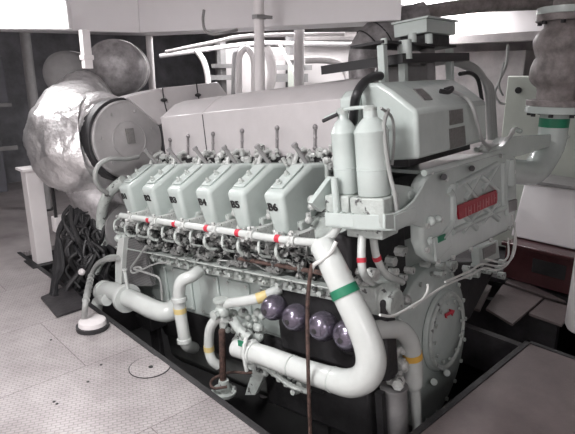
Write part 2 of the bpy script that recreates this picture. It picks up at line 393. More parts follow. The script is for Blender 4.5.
wtube('brace_rod',[(280,45,6.0),(295,75,5.9)],.02,'white','diagonal white brace rod between the two pillars','brace',sub=1)
wtube('conduit',[(204,10,4.3),(203,20,4.3),(205,30,4.3),(212,34,4.3),(224,33,4.3),(237,30,4.4)],.012,'grey','thin curved conduit hanging on the face of the beam','conduit')
pa, pb = Wp(222,80,7.0), Wp(376,80,6.8)
dd = (pb-pa); dd.z = 0; nn_ = V((-dd.y,dd.x,0)).normalized()*.05; pa.z = pb.z = 0
t = thing('partition','light grey-brown partition panel standing behind the white hoop pipe and pillars','panel',(pa+pb)/2)
b = MB(); b.prism([pa,pb,pb+nn_,pa+nn_],(0,0,2.05)); b.build('sheet','white',t)
b = MB(); b.prism([pa-nn_*.3,pb-nn_*.3,pb,pa],(0,0,.04)); b.build('foot_rail','grey',t)
# small gear between pillars
c = Wp(290,75,6.6); 
t = thing('pump_frame','grey machinery frame seen between the pillars','machinery',(c.x,c.y,0))
ax = ACROSS
for (px,py,w_,h_,mm) in ((285,60,.30,.06,'wall_brown'),(292,70,.5,.06,'grey'),(288,82,.5,.1,'grey'),(296,90,.2,.3,'lgreen'),(225,68,.34,.05,'grey'),(222,80,.3,.06,'grey')):
    q = Wp(px,py,6.5); b = MB(); b.prism([q-ax*w_/2, q+ax*w_/2, q+ax*w_/2+DEPTH*.15, q-ax*w_/2+DEPTH*.15],(0,0,h_)); b.build('crossbar',mm,t)
b = MB(); q = Wp(290,75,6.6); b.box((q.x-.04,q.y-.04,0),(q.x+.04,q.y+.04,2.2)); q = Wp(222,75,6.6); b.box((q.x-.04,q.y-.04,0),(q.x+.04,q.y+.04,2.1)); each(b,'upright','grey',t)

# right side: wall cabinet, valve, cooling pipe, maroon locker, chest, standing cylinder
q0, q1 = Q(508,78,'x',3.6), Q(500,150,'x',3.6)
t = thing('switch_cabinet','pale green steel cabinet behind the flanged rubber joint','cabinet',(3.8,.6,0))
b = MB(); b.box((3.6,-.6,.02),(4.0,1.10,1.69)); b.build('body','lgreen',t,bevel=.01)
b = MB(); b.cyl((3.6,.98,1.56),(3.585,.98,1.56),.03,n=14); b.build('lamp_knob','dark',t)
b = MB(); b.box((3.592,.05,.95),(3.6,.06,1.62)); b.build('door_seam','grey',t)
t = thing('duct_panel','brownish grey sheet panel behind the cable bundle','panel',(4.4,1.4,0))
b = MB(); b.box((4.3,1.25,.0),(4.6,2.6,1.95)); b.build('sheet','wall_brown',t,bevel=.01)
# pale horizontal girder upper right + brown one
g0,g1 = Q(452,38,'z',2.05), Q(600,45,'z',2.05)
b = MB(); b.box((3.9,-2.5,2.02),(4.05,2.9,2.10)); tag(b.build('trim_4','wall_brown',mw=ROOM),kind='structure')
b = MB(); b.box((4.1,-2.5,2.06),(4.3,2.9,2.5)); tag(b.build('trim_5','beamw',mw=ROOM),kind='structure')
b = MB(); h0,h1,h2 = Wp(385,19,4.2),Wp(470,6,4.3),Wp(560,2,4.6)
b.tube([h0,h1,h2],[.05,.06,.06],12,4); tag(b.build('overhead_pipe','bellows',mw=ROOM),'brown-grey lagged pipe running along the ceiling above the electrical box','pipe')
wtube('cable_loop',[(508,45,4.9),(506,65,4.9),(499,82,4.9),(495,93,4.9),(499,102,4.9),(505,104,4.9)],.012,'hose_grey','thin pale cable hanging in a loop beside the green cabinet','cable')
wtube('cable_loop',[(504,62,4.8),(501,75,4.8),(499,86,4.8),(503,96,4.8)],.010,'hose_grey','second thin cable hanging inside the loop beside the green cabinet','cable')

# expansion joint
DJ = 3.95
jc = Wp(557,100,DJ)
t = thing('expansion_joint','brown-grey rubber expansion joint with twin bulges between two flanges','valve',(jc.x,jc.y,0))
def zof(py, c=jc):   # height on the vertical through jc
    d = ray(557,py); w_ = ROOM@c - CAM; return CAM.z + d.z*math.hypot(w_.x,w_.y)/math.hypot(d.x,d.y)
z = [zof(y) for y in (113,106,100,92,84,75,62,57,52,40,28,22,15,8)]
R1 = 27/F*DJ
b = MB(); pr = [(z[2],.15),(z[3],.148),((z[3]+z[4])/2,.155),(z[4],.19),((z[4]+z[5])/2,.212),(z[5],.216),((z[5]+z[6])/2,.212),(z[6],.198),(z[7],.183),(z[8],.198),((z[8]+z[9])/2,.212),(z[9],.216),((z[9]+z[10])/2,.195),(z[10],.155),(z[11],.15)]
b.lathe((jc.x,jc.y,0),(0,0,1),pr,36); b.build('bellows','bellows',t,ang=60)
for (a_,c_,mm) in ((z[1],z[2],'bellows'),(z[0],z[1],'paint'),(z[12],z[11],'bellows'),(z[13],z[12],'paint')):
    lo,hi = min(a_,c_),max(a_,c_)
    b = MB(); b.lathe((jc.x,jc.y,lo),(0,0,1),[(0,.215),(hi-lo,.215)],36)
    fo = b.build('flange',mm,t,bevel=.004)
b = MB()
for k in range(8):
    a = PI/4*k+.2; b.nut((jc.x+.185*math.cos(a),jc.y+.185*math.sin(a),z[0]-.025),(0,0,1),.018,.03)
    b.nut((jc.x+.185*math.cos(a),jc.y+.185*math.sin(a),z[11]-.02),(0,0,1),.018,.02)
each(b,'flange_bolt','dark',t)
b = MB(); b.cyl((jc.x,jc.y,z[13]),(jc.x,jc.y,2.74),.11); b.build('upper_pipe','bellows',t)
# green-grey pipe and elbow down to the engine
t = thing('cooling_pipe','pale green elbow pipe with green band under the rubber joint','pipe',(jc.x,jc.y,.6))
zb = [zof(y) for y in (118,127)]
e_end = ROOMI @ (ENG @ V((1.52,-.62,.98)))
p_bot = V((jc.x,jc.y,zof(160)))
b = MB(); b.tube([V((jc.x,jc.y,z[0]-.001)), V((jc.x,jc.y,zof(140))), V((jc.x,jc.y,zof(152)))+(e_end-p_bot)*.06, p_bot+(e_end-p_bot)*.25+V((0,0,-.07)), p_bot+(e_end-p_bot)*.55+V((0,0,-.06)), e_end],[.105,.105,.105,.10,.09,.085],24,8); b.build('elbow','paint',t)
b = MB(); b.lathe((jc.x,jc.y,zb[1]),(0,0,1),[(0,.1075),(zb[0]-zb[1],.1075)],28); b.build('green_band','green',t)

# maroon locker with white chest
t = thing('locker','glossy maroon low locker behind the floor plates','locker',(2.85,-.2,0))
b = MB(); b.box((2.85,-1.2,0.0),(3.5,.62,.33)); b.build('body','maroon',t,bevel=.015)
b = MB(); b.box((2.80,-1.2,.30),(2.86,.64,.335)); b.build('lid_edge','maroon',t,bevel=.008)
b = MB(); b.box((2.845,.12,.12),(2.849,.38,.24)); b.build('vent_plate','dark',t)
t = thing('chest','off-white steel chest with dark rim standing on the maroon locker','chest',(3.3,0,.335))
b = MB(); b.prism([(3.0,-1.2,.336),(3.16,-1.2,.80),(3.49,-1.2,.80),(3.49,-1.2,.336)],(0,1.85,0)); b.build('body','beamw',t,bevel=.015)
b = MB(); b.box((3.10,-1.2,.80),(3.5,.66,.83)); b.build('rim','grey',t,bevel=.004)
t = thing('pressure_cylinder','white upright cylinder at the right edge beside the floor plates','cylinder',Q(586,330,'z',0))
q = Q(586,330,'z',0); b = MB(); b.lathe((q.x,q.y,0),(0,0,1),[(0,.12),(.03,.135),(.52,.135),(.60,.11),(.63,.05)],28); b.build('body','white',t,ang=50)
b = MB(); b.cyl((q.x,q.y,.63),(q.x,q.y,.70),.03); b.build('neck_valve','dark',t)

# loose floor plates right of the well
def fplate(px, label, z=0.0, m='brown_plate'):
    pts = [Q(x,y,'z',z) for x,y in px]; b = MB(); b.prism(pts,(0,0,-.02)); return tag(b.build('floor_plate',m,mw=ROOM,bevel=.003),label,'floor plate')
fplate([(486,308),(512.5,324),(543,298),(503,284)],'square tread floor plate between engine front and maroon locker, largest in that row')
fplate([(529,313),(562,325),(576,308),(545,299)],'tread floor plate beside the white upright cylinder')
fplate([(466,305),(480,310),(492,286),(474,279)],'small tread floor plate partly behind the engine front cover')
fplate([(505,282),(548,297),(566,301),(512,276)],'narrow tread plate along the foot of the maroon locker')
b = MB(); b.box((PW+.02,.9,-.06),(5.1,PL,-.02)).box((2.85,-.3,-.06),(5.1,.9,-.02)); tag(b.build('floor_side','pitwall',mw=ROOM),kind='structure')
# bearers in the trench
b = MB(); b.box((PW,.0,-.35),(PW+.06,PL,-.06)); b.box((2.45,0,-.35),(2.51,PL,-.06)); tag(b.build('trim_6','pitwall',mw=ROOM),kind='structure')

# round hatch on the floor
h = Q(150,367,'z',0)
t = thing('round_hatch','round flush deck hatch in the tread plate by the well edge','hatch',h)
b = MB(); b.lathe(h+V((0,0,.001)),(0,0,1),[(0,.125),(.002,.125)],40); b.build('ring','dark',t)
b = MB(); b.lathe(h+V((0,0,.003)),(0,0,1),[(0,.119),(.002,.119)],40); b.build('disc','tread',t)
b = MB(); b.cyl(h+V((.0,-.01,.005)),h+V((0,-.01,.008)),.014); b.build('lift_hole','ink',t)
# dark hatch cover by the hoses
pts = [Q(x,y,'z',.0) for x,y in ((41,299),(57,318.5),(88,308),(70,286))]
b = MB(); b.prism([p+V((0,0,.02)) for p in pts],(0,0,-.018)); tag(b.build('sump_hatch','pitwall',mw=ROOM,bevel=.003),'dark square sump hatch plate in the floor under the hoses','hatch')
for i,(x,y) in enumerate(((88,382),(57,404),(54,402),(51,340),(101,365))):
    h = Q(x,y,'z',0); b = MB(); b.cyl(h+V((0,0,.0005)),h+V((0,0,.003)),.008,n=10)
    tag(b.build('floor_bolt','ink',mw=ROOM),'small dark bolt head in the left tread floor','bolt','bolts in the tread floor')

# ================================================================== FOIL DUCT and drums (engine frame, far end)
t = thing('lagged_exhaust_duct','large foil-lagged exhaust duct curving up behind the drum lid','duct',(.1,2.4,.9),ENG)
b = MB(); b.tube([(.31,1.98,1.37),(.27,2.10,1.36),(.17,2.24,1.36),(.15,2.38,1.40),(.26,2.54,1.53),(.42,2.72,1.66),(.56,2.9,1.78)],[.34,.40,.43,.42,.37,.30,.27],72,14,wrinkle=.16); b.build('lagging','foil',t,ang=80)
b = MB(); b.tube([(.29,2.0,1.37),(.28,2.06,1.37),(.27,2.14,1.37),(.26,2.2,1.37)],[.36,.395,.41,.39],72,8,wrinkle=.10); b.build('lagging_collar','foil',t,ang=80)
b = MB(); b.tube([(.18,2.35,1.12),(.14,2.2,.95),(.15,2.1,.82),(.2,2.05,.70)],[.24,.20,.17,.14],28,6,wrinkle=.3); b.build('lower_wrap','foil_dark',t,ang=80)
t = thing('intake_drum','round silver drum with bolted lid facing the front of the engine','drum',(.28,1.8,1.0),ENG)
c = V((.283,1.8,1.372))
b = MB(); b.lathe(c+V((0,.01,0)),(0,1,0),[(0,.335),(.22,.335),(.22,.30),(.30,.30)],48); b.build('shell','dark',t,bevel=.006)
b = MB(); b.lathe(c+V((0,.01,0)),(0,-1,0),[(0,.312),(.02,.312),(.03,.305),(.032,.29),(.028,.28),(.040,.05),(.041,.01)],48); b.build('lid','drum',t,ang=25)
b = MB()
for k in range(7):
    a = 2*PI*k/7+.3; b.nut(c+V((.235*math.cos(a),-.022,.235*math.sin(a))),(0,-1,0),.014,.012)
each(b,'lid_bolt','drum',t)
b = MB(); b.lathe(c+V((0,-.022,0)),(0,-1,0),[(0,.15),(.01,.15),(.01,.142),(0,.142)],40,cap=False); b.build('lid_ridge','drum',t)
b = MB(); b.box(c+V((-.03,-.047,-.03)),c+V((.035,-.03,.09))); b.build('data_plate','plate_grey',t)
# silencers behind
def drum(px,py,dep,r,L,m,label):
    c = Wp(px,py,dep); t = thing('exhaust_silencer',label,'silencer',c)
    b = MB(); d = (DEPTH*1.0-ACROSS*.12).normalized()
    b.lathe(c,d,[(0,r*.3),(.03,r*.8),(.08,r*.97),(.15,r),(L,r)],36); b.build('shell',m,t,ang=50)
    b = MB(); b.lathe(c+d*.35,d,[(0,r),(0,r*1.03),(.04,r*1.03),(.04,r)],36,cap=False); b.build('strap','foil',t)
drum(63,74,5.0,.22,.55,'grey','dull grey exhaust silencer drum at upper left behind the foil duct')
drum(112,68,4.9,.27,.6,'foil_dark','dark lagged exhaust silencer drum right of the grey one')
# grey sheet insulation box
t = thing('insulation_box','grey sheet metal insulation box with clips behind the long engine cover','cover box',(.8,1.9,1.5),ENG)
def Y(px,py,v): return P(px,py,'y',v)
p1,p2,p3,p4,p5,p6 = Y(128,97,1.75),Y(160,88,1.75),Y(218,82,1.75),Y(232,101,1.75),Y(170,119,1.75),Y(150,128,1.75)
b = MB(); b.prism([p1,p2,Y(176,118,1.75),Y(160,125,1.75)],(0,.35,0)); b.build('left_panel','cover',t,bevel=.008)
b = MB(); b.prism([p2+V((.004,-.01,0)),p3,p4,Y(178,125,1.75)],(0,.4,0)); b.build('right_panel','cover',t,bevel=.008)
b = MB()
for (x,y) in ((164,100),(198,95)):
    q = Y(x,y,1.73); b.ball(q,.022,1.6,.5,.7); b.tube([Y(x-1.5,y-12,1.735),q,Y(x+4,y+16,1.735)],.005,6,2)
each(b,'clip','dark',t)

# ================================================================== THE ENGINE
E_ = thing('marine_engine','large pale green V12 marine diesel engine in the floor well','engine',(.65,.6,-.75),ENG)
def part(b, name, m, **k): return b.build(name, m, k.pop('parent',E_), **k)
# crankcase, sump, feet
b = MB(); b.prism([(.12,-.42,.10),(.12,-.42,.56),(.30,-.42,.80),(1.05,-.42,.80),(1.25,-.42,.56),(1.25,-.42,.10)],(0,2.15,0)); cc = part(b,'crankcase','paint',bevel=.02,seg=3)
b = MB()
for i in range(6):
    y = -.12+.3*i
    b.prism([(.12,y-.10,.14),(.12,y+.10,.14),(.12,y+.10,.44),(.12,y-.10,.44)],(-.02,0,0))
each(b,'inspection_door','paint',cc,bevel=.02,seg=3)
b = MB()
for i in range(6):
    for dy in (-.085,.085):
        for z_ in (.16,.42): b.nut((.10,-.12+.3*i+dy,z_),(-1,0,0),.010,.012)
each(b,'door_bolt','silver',cc)
b = MB(); b.prism([(.30,-.46,.10),(.34,-.46,-.50),(.44,-.46,-.62),(.95,-.46,-.62),(1.08,-.46,-.50),(1.12,-.46,.10)],(0,2.2,0)); part(b,'sump','sumpgrey',bevel=.02)
b = MB(); b.prism([(.13,-.38,.101),(.24,-.38,-.25),(.30,-.38,-.25),(.34,-.38,.101)],(0,2.0,0)); part(b,'flank_shade','dark',bevel=.01)  # dark filler standing in for shadow on the flank below the crankcase
for y in (-.2,1.5):
    for x in (.05,1.12): b = MB(); b.box((x,y,-.12),(x+.2,y+.22,-.02)); b.box((x+.08,y+.05,-.9),(x+.12,y+.17,-.12)); part(b,'mounting_foot','dark',bevel=.006)
# bank deck (B side) and ledge with lugs
b = MB(); b.prism([(.02,-.36,.70),(.10,-.36,.60),(.50,-.36,.60),(.55,-.36,.95),(.20,-.36,.86)],(0,2.1,0)); part(b,'cylinder_bank','casting',bevel=.01)
b = MB(); b.prism([(-.07,-.42,.590),(-.07,-.42,.60),(.02,-.42,.585),(.02,-.42,.575)],(0,2.05,0)); b.prism([(.0,-.42,.50),(.02,-.42,.50),(.02,-.42,.58),(.0,-.42,.58)],(0,2.05,0))
lg = part(b,'side_ledge','casting',bevel=.003)
b = MB()
for k in range(20): b.ball((-.012,-.36+.1*k,.548),.020,.9,1,1,8,6); b.nut((-.01,-.31+.1*k,.54),(-1,0,0),.016,.03)
tag(b.build('ledge_bolts','casting',lg),kind='stuff')
# dark camshaft recess and red-brown shaft
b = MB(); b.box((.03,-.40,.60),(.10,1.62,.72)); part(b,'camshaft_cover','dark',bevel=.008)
b = MB(); b.cyl((-.03,-.38,.655),(-.03,.30,.655),.013,n=12); part(b,'control_rod','rust')

# cylinder heads: proto + copies
HP = [(-.022,1.052,.076),(.020,.810,.050),(.155,.808,.066),(.36,.945,.080),(.45,1.09,.080),(.42,1.168,.080),(.245,1.182,.080)]
def head_cover():
    b = MB(); yc = -.023; n = len(HP)
    vs = [(x,yc-h,z) for x,z,h in HP] + [(x,yc+h,z) for x,z,h in HP]
    b.add(vs,[tuple(range(n)),tuple(range(2*n-1,n-1,-1))]+[(i,(i+1)%n,n+(i+1)%n,n+i) for i in range(n)])
    o = part(b,'rocker_cover','paint',bevel=.027,seg=5)
    # raised lid pad with two cap nuts on the sloping top
    n_ = V((-.128,0,.258)).normalized(); d = V((.258,0,.128)).normalized(); s = V((0,1,0)); q = V((-.022,yc,1.052))
    b = MB(); a = q+d*.05+n_*.0; e = q+d*.27+n_*.0
    b.prism([a-s*.045,e-s*.045,e+s*.045,a+s*.045], n_*.012); lid = b.build('lid_pad','paint',o,bevel=.005)
    for dd in (.085,.165):
        b = MB(); c_ = q+d*dd+n_*.010; b.lathe(c_,n_,[(0,.017),(.010,.017),(.012,.012),(.026,.011),(.030,.006)],14); b.build('cap_nut','casting',o,ang=50)
    # lever rod standing up behind
    b = MB(); A_ = V((.31,-.03,1.15)); B2 = V((.235,.0,1.285)); b.cyl(A_,B2,.0135,n=12); b.cyl(B2-(B2-A_)*.02,B2+(B2-A_)*.10,.019,n=12); b.build('lever','grey',o)
    return o
def head_gear():
    b = MB(); rnd = random.Random(3)
    b.box((.10,-.11,.80),(.34,.08,.88)); b.box((.36,-.12,.90),(.52,.10,1.17))
    o = part(b,'cylinder_head','casting',bevel=.01)
    b = MB()
    for k in range(26):
        x = rnd.uniform(-.05,.12); y = rnd.uniform(-.15,.15); z_ = rnd.uniform(.715,.83)
        r = rnd.uniform(.012,.026); b.ball((x,y,z_),r,rnd.uniform(.7,1.3),rnd.uniform(.7,1.3),1,8,6)
        if k%3==0: b.nut((x-.01,y,z_),(-1,0,.4),r*.9,.04)
    for k in range(16):
        x = rnd.uniform(.12,.5); y = rnd.choice((-.135,.12))+rnd.uniform(-.02,.02); z_ = .80+x*.75+rnd.uniform(-.05,.10)
        b.ball((x,y,z_),rnd.uniform(.014,.028),1,1,1,8,6)
        if k%2: b.nut((x,y,z_),(0,0,1),.016,.04)
    tag(b.build('valve_gear','silver',o),kind='stuff')
    b = MB(); b.tube([(-.04,-.06,.80),(-.08,-.07,.75),(-.06,-.08,.70),(.0,-.09,.68)],.011,8,5); b.tube([(-.02,.05,.82),(-.09,.04,.80),(-.10,.03,.73),(-.02,.02,.69)],.008,8,5); each(b,'fuel_line','casting',o)
    b = MB(); b.tube([(.40,-.13,1.16),(.45,-.14,1.22),(.52,-.13,1.24),(.60,-.10,1.2)],.018,10,5); b.tube([(.30,.09,1.14),(.36,.10,1.22),(.44,.10,1.24),(.5,.1,1.18)],.014,10,5); each(b,'breather','silver',o)
    # injection pump under the rail
    b = MB(); b.lathe((-.01,0,.60),(0,0,1),[(0,.035),(.07,.035),(.075,.025),(.13,.025)],14); b.box((-.055,-.05,.615),(-.01,.05,.64)); b.build('injection_pump','clutter',o,bevel=.003)
    return o
hc, hg = head_cover(), head_gear()
b = MB(); rnd = random.Random(77)
for k in range(330):
    y = rnd.uniform(-.40,1.60); z_ = rnd.uniform(.60,.80); x = rnd.uniform(-.03,.04)+max(0,(.70-z_))*.2; r = rnd.uniform(.010,.026)
    if k%3==0: b.nut((x,y,z_),(-1,rnd.uniform(-.5,.5),rnd.uniform(-.3,.8)),r,rnd.uniform(.03,.07))
    elif k%7==1: b.tube([(x,y,z_),(x-.04,y+rnd.uniform(-.08,.08),z_+rnd.uniform(-.05,.03)),(x,y+rnd.uniform(-.12,.12),z_-rnd.uniform(.02,.08))],.006,6,4)
    else: b.ball((x,y,z_),r,rnd.uniform(.6,1.2),rnd.uniform(.6,1.6),rnd.uniform(.6,1.4),8,5)
tag(part(b,'camshaft_fittings','clutter'),kind='stuff')
b = MB()
for k in range(150):
    y = rnd.uniform(-.35,1.6); x = rnd.uniform(.36,.45); z_ = rnd.uniform(1.13,1.235); r = rnd.uniform(.010,.024)
    (b.ball((x,y,z_),r,1,1.2,1,8,5) if k%2 else b.nut((x,y,z_),(-.4,rnd.uniform(-.5,.5),1),r,rnd.uniform(.02,.06)))
tag(part(b,'vee_fittings','silver'),kind='stuff')
FR = Matrix(((0,0,-1,-.0),(-1,0,0,0),(0,1,0,0),(0,0,0,1)))   # text +x -> -y, normal -> -x
tilt = Matrix.Rotation(math.atan2(.045,.21),4,'Y')
def put_label(o, i):
    # front face centre
    m = Matrix.Translation(V((-.0135,-.014+.3*i,.978))) @ Matrix.Rotation(-math.atan2(.045,.21),4,'Y') @ FR
    tx = text('cylinder_number','B%d'%(6-i),.061,m,'ink',o,sx=1.10)
    return tx
covers = [hc]
for i in range(1,6):
    c_ = dup(hc,E_,(0,.3*i,0)); c_['abs'] = tuple(V(hc['abs'])+V((0,.3*i,0))); covers.append(c_)
    dup(hg,E_,(0,.3*i,0))
for i,c_ in enumerate(covers): put_label(c_, i); c_['label'] = 'rocker cover marked B%d'%(6-i)

# fuel rail with clamps and red bands
b = MB(); b.tube([(-.10,1.42,.857),(-.10,.6,.845),(-.10,-.1,.833),(-.10,-.36,.838),(-.10,-.42,.85),(-.09,-.47,.885),(-.08,-.50,.93)],.021,16,6); ra = part(b,'coolant_rail','pipe_white')
for i in range(6):
    y = -.225+.3*i; b = MB(); z_ = .836+.012*(y+.1)
    b.lathe((-.10,y-.018,z_),(0,1,0),[(0,.034),(.014,.036),(.022,.036),(.036,.034)],14); b.box((-.09,y-.02,z_-.04),(.05,y+.02,z_+.03)); b.nut((-.12,y,z_+.03),(0,0,1),.012,.02); b.nut((-.135,y,z_-.01),(-1,0,0),.012,.02); b.build('rail_clamp','silver',ra,bevel=.003)
for (x,y) in ((147,221),(173,224.5),(205,228.5),(236,232.5),(276,239)):
    q = P(x,y,'x',-.12); b = MB(); b.lathe((-.10,q.y-.016,.834+.014*(q.y+.1)),(0,1,0),[(0,.0222),(.032,.0222)],16); b.build('red_band','red',ra)

# V cover with clips and seam
yA,yB = -.25,1.56
prof = [(.45,1.205),(.45,1.525),(.60,1.615),(.70,1.640),(.85,1.640),(.92,1.615),(1.07,1.525),(1.07,1.205)]
for (a_,c_) in ((yA,1.043),(1.047,yB)):
    b = MB(); b.prism([(x,a_,z_) for x,z_ in prof],(0,c_-a_,0)); vc = part(b,'heat_shield','cover',bevel=.004,seg=2,ang=18)
b = MB(); b.box((.449,1.041,1.215),(.47,1.049,1.515)); b.build('seam','dark',vc)
b = MB(); b.box((.40,-.25,1.17),(.5,1.55,1.204)); b.box((.47,-.25,1.0),(1.05,1.55,1.2)); part(b,'vee_trough','dark')
for (x,y0,y1) in ((315,127,148),(277,128,150),(242,131,151),(213,134,152),(188,136,156),(170,140,156)):
    A_,B2 = P(x,y0,'x',.445),P(x,y1,'x',.445)
    b = MB(); b.tube([A_,B2],.010,8,1); b.ball(A_,.018,.8,1,1,10,6); b.ball(B2,.016,.8,1,1,10,6); b.ball((A_+B2)/2,.014,.8,1,1,10,6); b.build('latch','foil_dark',vc)

# large coolant pipe, front-left
bp = [P(322,246,'x',-.17),P(329,258,'x',-.2),P(345,292,'x',-.21),P(363,330,'x',-.22),P(371,358,'x',-.23),P(366,376,'x',-.24),P(350,383,'x',-.24),P(328,378,'x',-.22),P(300,369,'x',-.21),P(265,356,'x',-.2),P(248,351,'x',-.2),P(236,348,'x',-.2)]
b = MB(); b.tube(bp,[.058,.060,.064,.067,.069,.069,.067,.060,.058,.057,.055,.052],28,8); bpo = part(b,'large_coolant_pipe','pipe_white')
A_ = P(342,285,'x',-.205); d_ = (P(363,330,'x',-.22)-P(345,292,'x',-.21)).normalized()
b = MB(); b.lathe(P(344.5,291,'x',-.210)-d_*.02,d_,[(0,.0665),(.042,.0685)],28); b.build('green_band','green',bpo)
b = MB(); d2 = (P(300,369,'x',-.21)-P(265,356,'x',-.2)).normalized()
for q,r in ((P(292,366,'x',-.209),.0595),(P(333,379.5,'x',-.225),.064)): b.lathe(q,d2,[(0,r),(.006,r)],28)
each(b,'weld_seam','casting',bpo)
q = P(252,352,'x',-.2)
b = MB(); b.lathe(q-d2*.03,d2,[(0,.062),(.022,.072),(.030,.072),(.052,.062)],24); b.tube([q+V((-.055,0,-.09)),q+V((-.06,0,-.03)),q+V((-.055,0,.05)),q+V((-.03,0,.10))],.012,8,4); b.build('pipe_clamp','pipe_white',bpo)
b = MB(); g = P(241,344,'x',-.255); b.box(g+V((-.003,-.022,-.015)),g+V((.002,.022,.02))); b.build('green_mark','green',bpo)
# domed ends
for (x,y,r) in ((271,309,.072),(293,319,.076),(320,328,.080),(346,337,.083)):
    q = P(x,y,'x',-.12); b = MB(); b.lathe(q+V((.075,0,0)),(-1,0,0),[(0,r*.80),(.02,r*.94),(.045,r),(.07,r*.96),(.094,r*.82),(.112,r*.62),(.122,r*.36),(.125,.01)],32); do = part(b,'domed_end_cap','dome',ang=70)
    b = MB(); b.lathe(q+V((-.042,0,0)),(-1,0,0),[(0,.018),(.010,.015),(.013,.004)],14); b.build('centre_plug','dark',do)
b = MB(); b.box((.03,-.66,.10),(.14,.08,.54)).box((.08,-.50,-.35),(.30,.30,.12)); part(b,'cap_housing','dark',bevel=.02)

# tray bracket + two oil filter canisters
tz0,tz1 = .928,.995
poly = [(.06,-.40),(-.02,-.41),(-.115,-.45),(-.115,-.612),(-.075,-.805),(.12,-.805),(.12,-.42)]
b = MB(); b.prism([(x,y,tz0) for x,y in poly],(0,0,.012))
for i in range(5):
    p0,p1_ = V((*poly[i],0)),V((*poly[i+1],0)); d = (p1_-p0).normalized(); nn = V((-d.y,d.x,0))*.008
    b.prism([p0+V((0,0,tz0)),p1_+V((0,0,tz0)),p1_+nn+V((0,0,tz0)),p0+nn+V((0,0,tz0))],(0,0,tz1-tz0+.004))
tr = part(b,'filter_tray','paint',bevel=.002)
# web arm from tray to housing
b = MB(); b.prism([P(x,y,'y',-.80) for x,y in ((385,214.5),(396,213),(406,208),(415,200),(421,190),(426,180),(436,184),(438,232),(424,228),(414,225),(396,229),(385,229))],(0,.014,0)); b.build('web_arm','paint',tr,bevel=.004)
b = MB(); b.prism([P(x,y,'y',-.755) for x,y in ((392,225),(393,184),(408,186),(428,190),(428,222))],(0,.012,0)); b.build('rear_web','paint',tr,bevel=.004)
b = MB(); b.lathe(P(410,195,'y',-.755),(0,-1,0),[(0,.022),(.01,.02),(.012,.012)],14); b.build('web_boss','paint',tr)
b = MB(); b.box((-.05,-.72,.87),(.10,-.52,tz0)); b.build('filter_valve_block','casting',tr,bevel=.01)
for (x,y,zt,r) in ((.01,-.505,1.352,.061),(-.012,-.670,1.352,.077)):
    t0 = 1.075
    b = MB(); b.lathe((x,y,t0),(0,0,1),[(0,r*.96),(.004,r),(.115,r),(.116,r*1.03),(.122,r*1.03),(.123,r),(zt-t0,r),(zt-t0+.004,r*1.03),(zt-t0+.012,r*1.03),(zt-t0+.016,r*.98),(zt-t0+.035,r*.86),(zt-t0+.06,r*.60),(zt-t0+.072,r*.42),(zt-t0+.10,r*.40)],32)
    ca = part(b,'filter_canister','paint',ang=40)
    b = MB(); b.lathe((x,y,zt+.095),(0,0,1),[(0,.03),(.02,.03),(.03,.016)],12); b.build('vent_cap','casting',ca)
b = MB(); b.tube([(.0,-.505,1.45),(.0,-.53,1.468),(.0,-.65,1.468),(.0,-.683,1.45)],.009,8,4); b.tube([P(325,118,'x',-.02),P(337,113,'x',-.02)],.008,8,1); each(b,'vent_pipe','paint',E_)
b = MB(); b.tube([P(323,121,'x',-.03),P(337,114.5,'x',-.03)],.009,8,1); part(b,'vent_lever','dark')
b = MB()
b.box((-.09,-.76,tz0+.012),(.06,-.58,1.072)).box((-.07,-.56,tz0+.012),(.05,-.42,1.072)); fb = part(b,'filter_base','casting',bevel=.008)
b = MB(); rnd = random.Random(5)
for k in range(16): b.nut((rnd.uniform(-.10,-.07),rnd.uniform(-.70,-.46),tz0+.015),(0,0,1),.014,rnd.uniform(.02,.06))
b.lathe((-.085,-.50,tz0+.014),(0,0,1),[(0,.03),(.04,.03),(.05,.018),(.22,.017),(.225,.008)],16); b.build('drain_post','paint',fb)
b = MB(); b.tube([P(388,110,'y',-.72),P(384,125,'y',-.74),P(386,150,'y',-.75),P(390,175,'y',-.76),P(395,195,'y',-.78),P(397,212,'y',-.78)],.010,8,5); b.tube([P(381,108,'y',-.72),P(392,118,'y',-.72),P(394,140,'y',-.72),P(392,165,'y',-.72)],.007,8,5); each(b,'pressure_line','hose_grey',E_)

# front housing (heat exchanger cover)
out = [(422,215),(421,195),(423,184),(426,178),(431,172),(497,153.5),(512,151),(517,158),(517,200),(515,226),(509,231),(476,247),(444,264),(436,263),(427,256),(422.5,243),(422,226)]
b = MB(); b.prism([P(x,y,'y',-.80) for x,y in out],(0,.07,0)); ho = part(b,'heat_exchanger_housing','paint',bevel=.02,seg=4)
b = MB(); b.prism([P(431,171.5,'y',-.8),P(497,154,'y',-.8),P(497,154,'y',-.8)+V((0,.30,0)),P(431,171.5,'y',-.8)+V((.1,.30,0))],(0,0,-.02)); b.build('top_plate','paint',ho,bevel=.004)
b = MB(); b.prism([(.45,-.45,.68),(1.4,-.45,.62),(1.4,-.45,1.05),(.45,-.45,1.08)],(0,.25,0)); b.build('rear_body','dark',ho,bevel=.02)
def fp(px,py,y=-.805): return P(px,py,'y',y)
b = MB()
for a_,c_ in (((452,226),(452,184)),((503,205),(502,163)),((455,186),(497,164)),((452,232),(505,207)),
            ((462,182),(478,201)),((478,176),(464,200)),((480,176),(497,190)),((497,165),(482,190)),
            ((462,231),(478,210)),((462,214),(476,228)),((482,221),(497,202)),((482,206),(498,219))):
    b.tube([fp(*a_,-.80),fp(*c_,-.80)],.019,8,1)
each(b,'cast_rib','paint',ho)
b = MB(); b.tube([fp(448,190,-.80),fp(452,196,-.80),fp(453,215,-.80),fp(449,228,-.80),fp(441,238,-.80)],.020,10,5); b.tube([fp(507,160,-.80),fp(505,185,-.80),fp(506,215,-.80)],.018,10,5); each(b,'pipe_boss','paint',ho)
